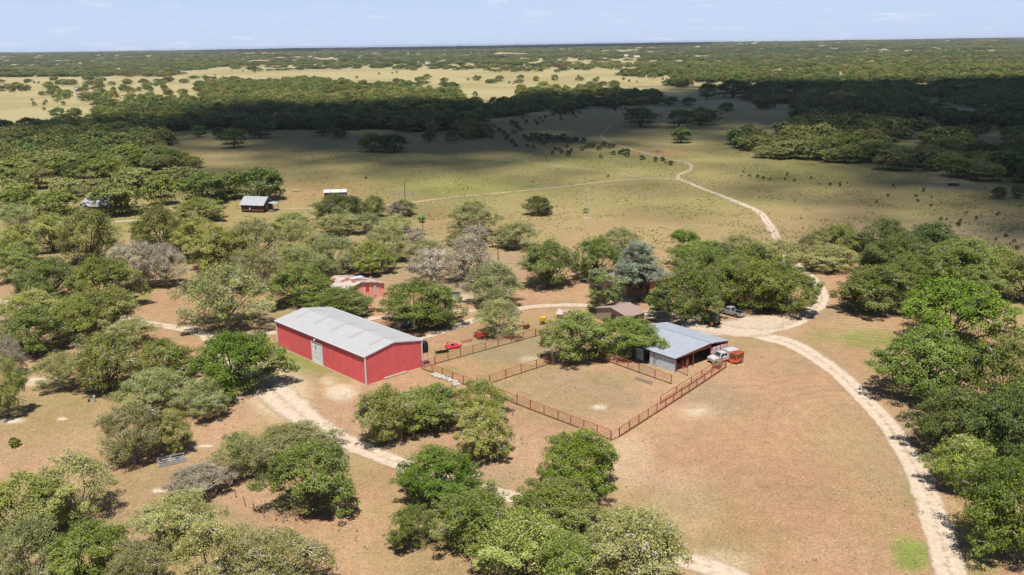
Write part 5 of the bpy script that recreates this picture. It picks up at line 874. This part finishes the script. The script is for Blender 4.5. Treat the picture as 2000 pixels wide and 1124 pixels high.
for x in (0, .5): MB().bar((x, 0, 0), (x, .5, 3.), .08).build('rail', M['whitepaint'], t)
for k in range(6): MB().bar((0, .08*k+.04, .3+.48*k), (.5, .08*k+.04, .3+.48*k), .06).build('rung', M['whitepaint'], t)
# ------------------------------------------------------------------ stones, troughs and other small things
p = G(906, 562); t = thing('stone_cistern', 'round open stone cistern beside the grey oak', 'cistern', p); b = MB(); n = 22; R_, r_, h = 1.35, 1.15, 1.35
v = []; 
for i in range(n):
    a = 2*math.pi*i/n; c, s = math.cos(a), math.sin(a); v += [(R_*c, R_*s, 0), (R_*c, R_*s, h), (r_*c, r_*s, h), (r_*c, r_*s, .7)]
b.add(v, [(4*i+j, 4*((i+1) % n)+j, 4*((i+1) % n)+j+1, 4*i+j+1) for i in range(n) for j in range(3)]); b.build('wall', M['concrete'], t); MB().cyl((0, 0, .68), (0, 0, .72), 1.15, 22).build('floor', M['rock'], t)
tag(MB().prism([(-.6, 0), (.6, 0), (.75, .5), (.4, .75), (-.5, .7), (-.75, .4)], -1.7, 1.6).build('storage_tank', M['whitepaint'], bevel=.1), 'white horizontal tank half hidden by the oak beside the cistern', 'tank').location = G(927, 551)
t = thing('stock_trough', 'round low stock trough filled with green water near the cistern', 'trough', G(888, 577)); MB().cyl((0, 0, 0), (0, 0, .5), 1.35, 24, 1.35, False).build('rim', M['galv2'], t); MB().cyl((0, 0, .3), (0, 0, .42), 1.33, 24).build('water', M['water'], t)
tag(MB().cyl((-1.5, 0, .35), (1.5, 0, .35), .45, 12).build('black_trough', M['black']), 'long black trough lying in the shadowed eastern pasture', 'trough').location = G(1862, 363); bpy.data.objects['black_trough'].scale = (1.3, 1.3, 1.3)  # black stock trough, modelled as a lying cylinder
t = thing('picnic_table', 'small pale picnic table alone on the bare patch by the log cabin', 'table', G(578, 375), .1); MB().box(-1.3, 1.3, -.4, .4, .72, .8).build('top', M['concrete'], t)
for y in (-.75, .75): MB().box(-1.3, 1.3, y-.15, y+.15, .4, .46).build('seat', M['concrete'], t)
for x in (-.9, .9): MB().bar((x, -.7, 0), (x, .3, .72), .1).bar((x, .7, 0), (x, -.3, .72), .1).build('leg', M['darkwood'], t)
A = G(442, 785); B = G(475, 780.5); d = Vector(B)-Vector(A); b = MB(); b.bar((0, 0, .2), (d.x, d.y, .2), .5, .36); o = b.build('concrete_beam', M['concrete']); o.location = A; tag(o, 'long pale concrete beam lying left of the barn road', 'beam')
for lab, q, r in (('flat limestone slab alone at the far left', (22, 822), (1.6, .9, .12)), ('small flat stone right of the limestone slab', (122, 819), (.8, .45, .07)), ('flat slab under the small crooked oak at the left', (76, 741), (1.5, .7, .12)), ('flat pale rock beside the pale bush below the steel gate', (312, 959), (.9, .5, .12)), ('pale flat rock on the litter right of the steel gate', (403, 871), (1., .35, .06))):
    o = MB().blob((0, 0, 0), r, hash(lab) % 97 if False else len(lab), 3, .07).build('rock_slab', M['stone']); o.location = G(*q); tag(o, lab, 'rock')
t = thing('utility_pedestal', 'green utility pedestal box in the grass, lower left', 'pedestal', G(185, 785)); MB().box(-.15, .15, -.12, .12, 0, .95).build('box', mat('pedestal_green', (.25, .38, .30), .6), t, bevel=.02); MB().box(-.17, .17, -.14, .14, .95, 1.).build('lid', M['white'], t)
tag(MB().cyl((0, 0, 0), (0, 0, .4), .16, 8).build('standpipe', M['black']), 'short dark standpipe left of the green pedestal', 'standpipe').location = G(174, 785)
o = MB().blob((0, 0, .1), (1.6, 1., .45), 9, 3, .25).build('tarp_heap', M['blue']); o.location = G(264, 744); tag(o, 'crumpled dark blue tarp under the olive oaks at left', 'tarp')
for k, (q, q2) in enumerate((((1240, 740), (1272, 752)), ((1243, 738), (1275, 749)))):
    A = G(*q); B = G(*q2); o = MB().bar((0, 0, .12), (B[0]-A[0], B[1]-A[1], .12), .16, .2).build('timber', M['wood']); o.location = A; tag(o, ['nearer weathered timber lying in the large pen', 'farther weathered timber lying in the large pen'][k], 'timber')
rr_ = random.Random(5); pts_ = [(846, 734), (852, 733), (857, 736), (862, 735), (866, 738), (871, 737), (875, 740), (868, 741), (880, 742), (884, 745), (888, 746), (885, 750), (892, 748), (896, 752), (890, 753), (878, 745), (860, 739), (850, 737)]
for q in pts_:
    r = rr_.uniform(.35, .62); o = MB().blob((0, 0, r*.3), (r, r*.8, r*.6), rr_.randrange(999), 2, .22).build('boulder', M['rock']); o.location = G(*q); o.rotation_euler = (0, 0, rr_.uniform(0, 6)); tag(o, 'white limestone boulder in the heaped row outside the front pipe fence', 'boulder', 'white boulders along the front pipe fence')
b = MB(); rr_ = random.Random(8)
for k in range(110):
    a = rr_.uniform(0, 6.28); r = rr_.uniform(0, 2.6); c = Vector((math.cos(a)*r*1.3, math.sin(a)*r*.8, rr_.uniform(.1, 1.3*(1-r/3.4)))); d = Vector((rr_.uniform(-1, 1), rr_.uniform(-1, 1), rr_.uniform(-.2, .7)))*rr_.uniform(.5, 1.3); b.cyl(c, c+d, .05, 4, .015, False)
o = b.build('brush_pile', M['palebark']); o.location = G(172, 662); tag(o, 'tangled pile of dead pale branches under the farm road oaks', 'brush pile')
# ------------------------------------------------------------------ junipers
def bushmesh(seed):
    v, f, col, cs, subs = crown_data(seed, R=1., H=1.9, nl=900, leaf=.16, lobes=7, sub=5, fill=.5); v[:, 2] = np.maximum(v[:, 2]-.12, 0); return bigmesh('juniper', v, f, LM['j'], {'tint': col})
BM_ = [bushmesh(300+i) for i in range(4)]
def bush(px_, py_, s, lab, group, cat='bush', name='juniper_bush', m=None):
    p = G(px_, py_); o = link(name, BM_[random.randrange(4)]); o.location = (p[0], p[1], float(hz(p[0], p[1]))); o.scale = (s, s, s*random.uniform(.8, 1.1)); o.rotation_euler = (0, 0, random.uniform(0, 6)); tag(o, lab, cat, group)
    if m: o.material_slots[0].link = 'OBJECT'; o.material_slots[0].material = LM[m]
    return o
JB = [(952, 262), (960, 272), (975, 258), (985, 264), (992, 268), (1000, 244), (1004, 262), (1008, 246), (1010, 252), (1016, 256), (1021, 233), (1024, 270), (1028, 241), (1032, 276), (1038, 268), (1041, 277), (1048, 266), (1050, 274), (1054, 280), (1055, 233), (1058, 270), (1064, 231), (1066, 229), (1068, 272), (1072, 278), (1077, 272), (1080, 227), (1084, 280), (1088, 272), (1094, 228), (1096, 278), (1100, 274), (1104, 276), (1104, 224), (1108, 289), (1110, 280), (1116, 296), (1119, 225), (1122, 278), (1125, 230), (1128, 276), (1132, 222), (1137, 294), (1140, 280), (1145, 291), (1150, 288), (1156, 290), (1160, 287), (1169, 293), (1173, 309), (1180, 287), (1190, 290), (1198, 303), (1198, 288), (1201, 218), (1211, 301), (1214, 216), (1217, 302), (1222, 216), (1225, 300), (1225, 307), (1254, 313), (1280, 316), (1294, 315), (1310, 323), (1030, 288), (1007, 288), (1079, 302), (1093, 296), (1098, 300), (1085, 294), (1110, 305), (1096, 236), (1050, 244), (1060, 240), (1046, 239), (1062, 283), (1042, 291), (1000, 280), (990, 275)]
for q in JB: bush(*q, random.uniform(1.1, 1.9)*(1.25 if q[1] < 282 and q[1] > 240 else .95), 'small dark juniper bush in the belt strung along the shadow edge', 'junipers along the shadow edge')
EB = [(1537, 343), (1533, 352), (1504, 352), (1552, 355), (1584, 350), (1600, 361), (1621, 363), (1640, 360), (1655, 359), (1641, 365), (1745, 365), (1803, 375), (1734, 384), (1789, 385), (1819, 387), (1792, 394), (1712, 397), (1819, 403), (1838, 431), (1849, 430), (1873, 441), (1907, 429), (1871, 441), (1888, 417), (1949, 421), (1945, 469), (1964, 463), (1981, 474), (1985, 488), (1876, 433), (1452, 337), (1448, 345), (1491, 350), (1480, 347), (1464, 345), (1300, 320), (1040, 357), (1188, 346), (715, 350), (27, 869)]
for q in EB: bush(*q, random.uniform(.4, .8), 'low dark bush scattered over the eastern open pasture', 'low bushes of the open pasture')
FB = [(67, 165), (50, 165), (63, 198), (67, 207), (87, 206), (90, 201), (86, 216), (127, 192), (124, 206), (135, 191), (76, 165), (112, 166), (100, 160), (120, 162), (290, 152), (272, 163), (321, 156), (371, 153), (406, 154), (420, 150), (436, 152), (452, 142), (475, 142), (498, 144), (560, 158), (580, 156), (644, 155), (697, 154), (766, 145), (775, 144), (740, 147), (1217, 157), (1219, 156), (1244, 161), (1229, 161), (1168, 156), (1130, 153), (1125, 158), (1295, 157), (1302, 157), (1372, 160), (1352, 165), (1353, 168), (1480, 171), (1513, 169), (1527, 168), (930, 152), (937, 153), (955, 163), (960, 162), (995, 164), (1003, 166), (914, 158), (928, 187), (932, 188), (888, 190)]
for q in FB: bush(*q, random.uniform(1.5, 3.2), 'round dark bush dotted over the pale yellow field', 'bushes of the pale field')
bush(825, 435, 1.2, 'bright green low shrub left of the vine-topped post', None, 'shrub', 'green_shrub', 'G'); bush(1145, 416, 1.1, 'small green shrub at the middle of the lattice mast line', None, 'shrub', 'green_shrub', 'g'); bush(1402, 719, .9, 'grey tumbled weed clump at the trailer end of the pen fence', None, 'shrub', 'weed_clump', 'd')
bush(1310, 705, .7, 'green weeds inside the tin shed yard', None, 'weeds', 'weed_clump', 'g'); bush(31, 872, .8, 'small round green bush in the grass at the far left', None, 'shrub', 'green_shrub', 'g')
# ------------------------------------------------------------------ grass tufts, weeds and chips of stone: uncountable
def tufts(name, label, n, ybox, cols, size, cond=None, seed=1, m=None, flat=False):
    g = np.random.default_rng(seed); px_ = g.uniform(-100, 2100, n*3); py_ = ybox[0]+(ybox[1]-ybox[0])*g.uniform(0, 1, n*3)
    d = fw[None]*FPX+CX[None]*(px_-1000)[:, None]+CU[None]*(562-py_)[:, None]; tt = -CH/d[:, 2]; x = d[:, 0]*tt; y = d[:, 1]*tt
    q = fb(x, y, 14, 60+seed)*.6+fb(x, y, 3.5, 61+seed)*.4; k = q > cond; x, y, px_, py_ = x[k][:n], y[k][:n], px_[k][:n], py_[k][:n]; n = len(x)
    rc = g.uniform(size=n); c = np.array(cols)[np.minimum((rc*len(cols)).astype(int), len(cols)-1)]*g.uniform(.8, 1.2, (n, 1)); B_ = 3 if not flat else 1
    s = size*g.uniform(.5, 1.5, n); V = []; 
    for j in range(B_):
        a = g.uniform(0, 6.28, n); ca, sa = np.cos(a), np.sin(a); w = s*(.45 if not flat else .6); h = s*(.7 if not flat else .22); lx = g.normal(0, .35, n)*s; ly = g.normal(0, .35, n)*s
        V.append(np.stack([np.stack([x-ca*w, y-sa*w, x*0], 1), np.stack([x+ca*w, y+sa*w, x*0], 1), np.stack([x+lx+(sa*w if flat else 0), y+ly-(ca*w if flat else 0), h], 1)], 1))
    V = np.concatenate(V); F_ = np.arange(len(V)*3).reshape(-1, 3); col = np.repeat(np.concatenate([c]*B_), 3, 0)
    o = link(name, bigmesh(name, V.reshape(-1, 3), F_, m, {'soil': col})); o['kind'] = 'stuff'; tag(o, label, name.replace('_', ' ')); return o
tm = bpy.data.materials.new('tuft'); n, l, b = nodes(tm); a = n.new('ShaderNodeAttribute'); a.attribute_name = 'soil'; l.new(a.outputs['Color'], b.inputs['Base Color']); b.inputs['Roughness'].default_value = 1; b.inputs['Specular IOR Level'].default_value = .1
tufts('dry_grass', 'short dry tan grass and leaf litter in the foreground', 60000, (560, 1150), [(.34, .22, .14), (.36, .27, .15), (.30, .22, .12), (.42, .31, .2), (.38, .24, .16)], .10, .40, 1, tm)
tufts('stone_chips', 'scattered pale limestone chips on the ground', 5000, (600, 1150), [(.46, .39, .31), (.40, .33, .26)], .11, .50, 2, tm, True)
tufts('green_weeds', 'low green weeds sprinkled over the near pasture', 3500, (430, 1100), [(.16, .22, .05), (.12, .17, .04)], .2, .66, 3, tm)
tufts('pasture_weeds', 'light green weed patches in the middle pasture', 26000, (295, 520), [(.30, .36, .10), (.22, .27, .07), (.27, .25, .10), (.15, .15, .05)], .38, .50, 4, tm)

# ------------------------------------------------------------------ haze: the air between here and the horizon
b = MB(); b.box(-26000, 26000, -400, 40000, -60, 78); hz_o = b.build('haze', bpy.data.materials.new('air')); hm_ = hz_o.data.materials[0]; hm_.use_nodes = True; n = hm_.node_tree.nodes; n.clear()
pv = n.new('ShaderNodeVolumePrincipled'); pv.inputs['Color'].default_value = (.80, .88, 1., 1); pv.inputs['Density'].default_value = 3.4e-5; pv.inputs['Anisotropy'].default_value = .2; ou = n.new('ShaderNodeOutputMaterial'); hm_.node_tree.links.new(pv.outputs[0], ou.inputs['Volume']); hz_o['kind'] = 'stuff'; tag(hz_o, 'thin blue haze over the distant woodland', 'haze')
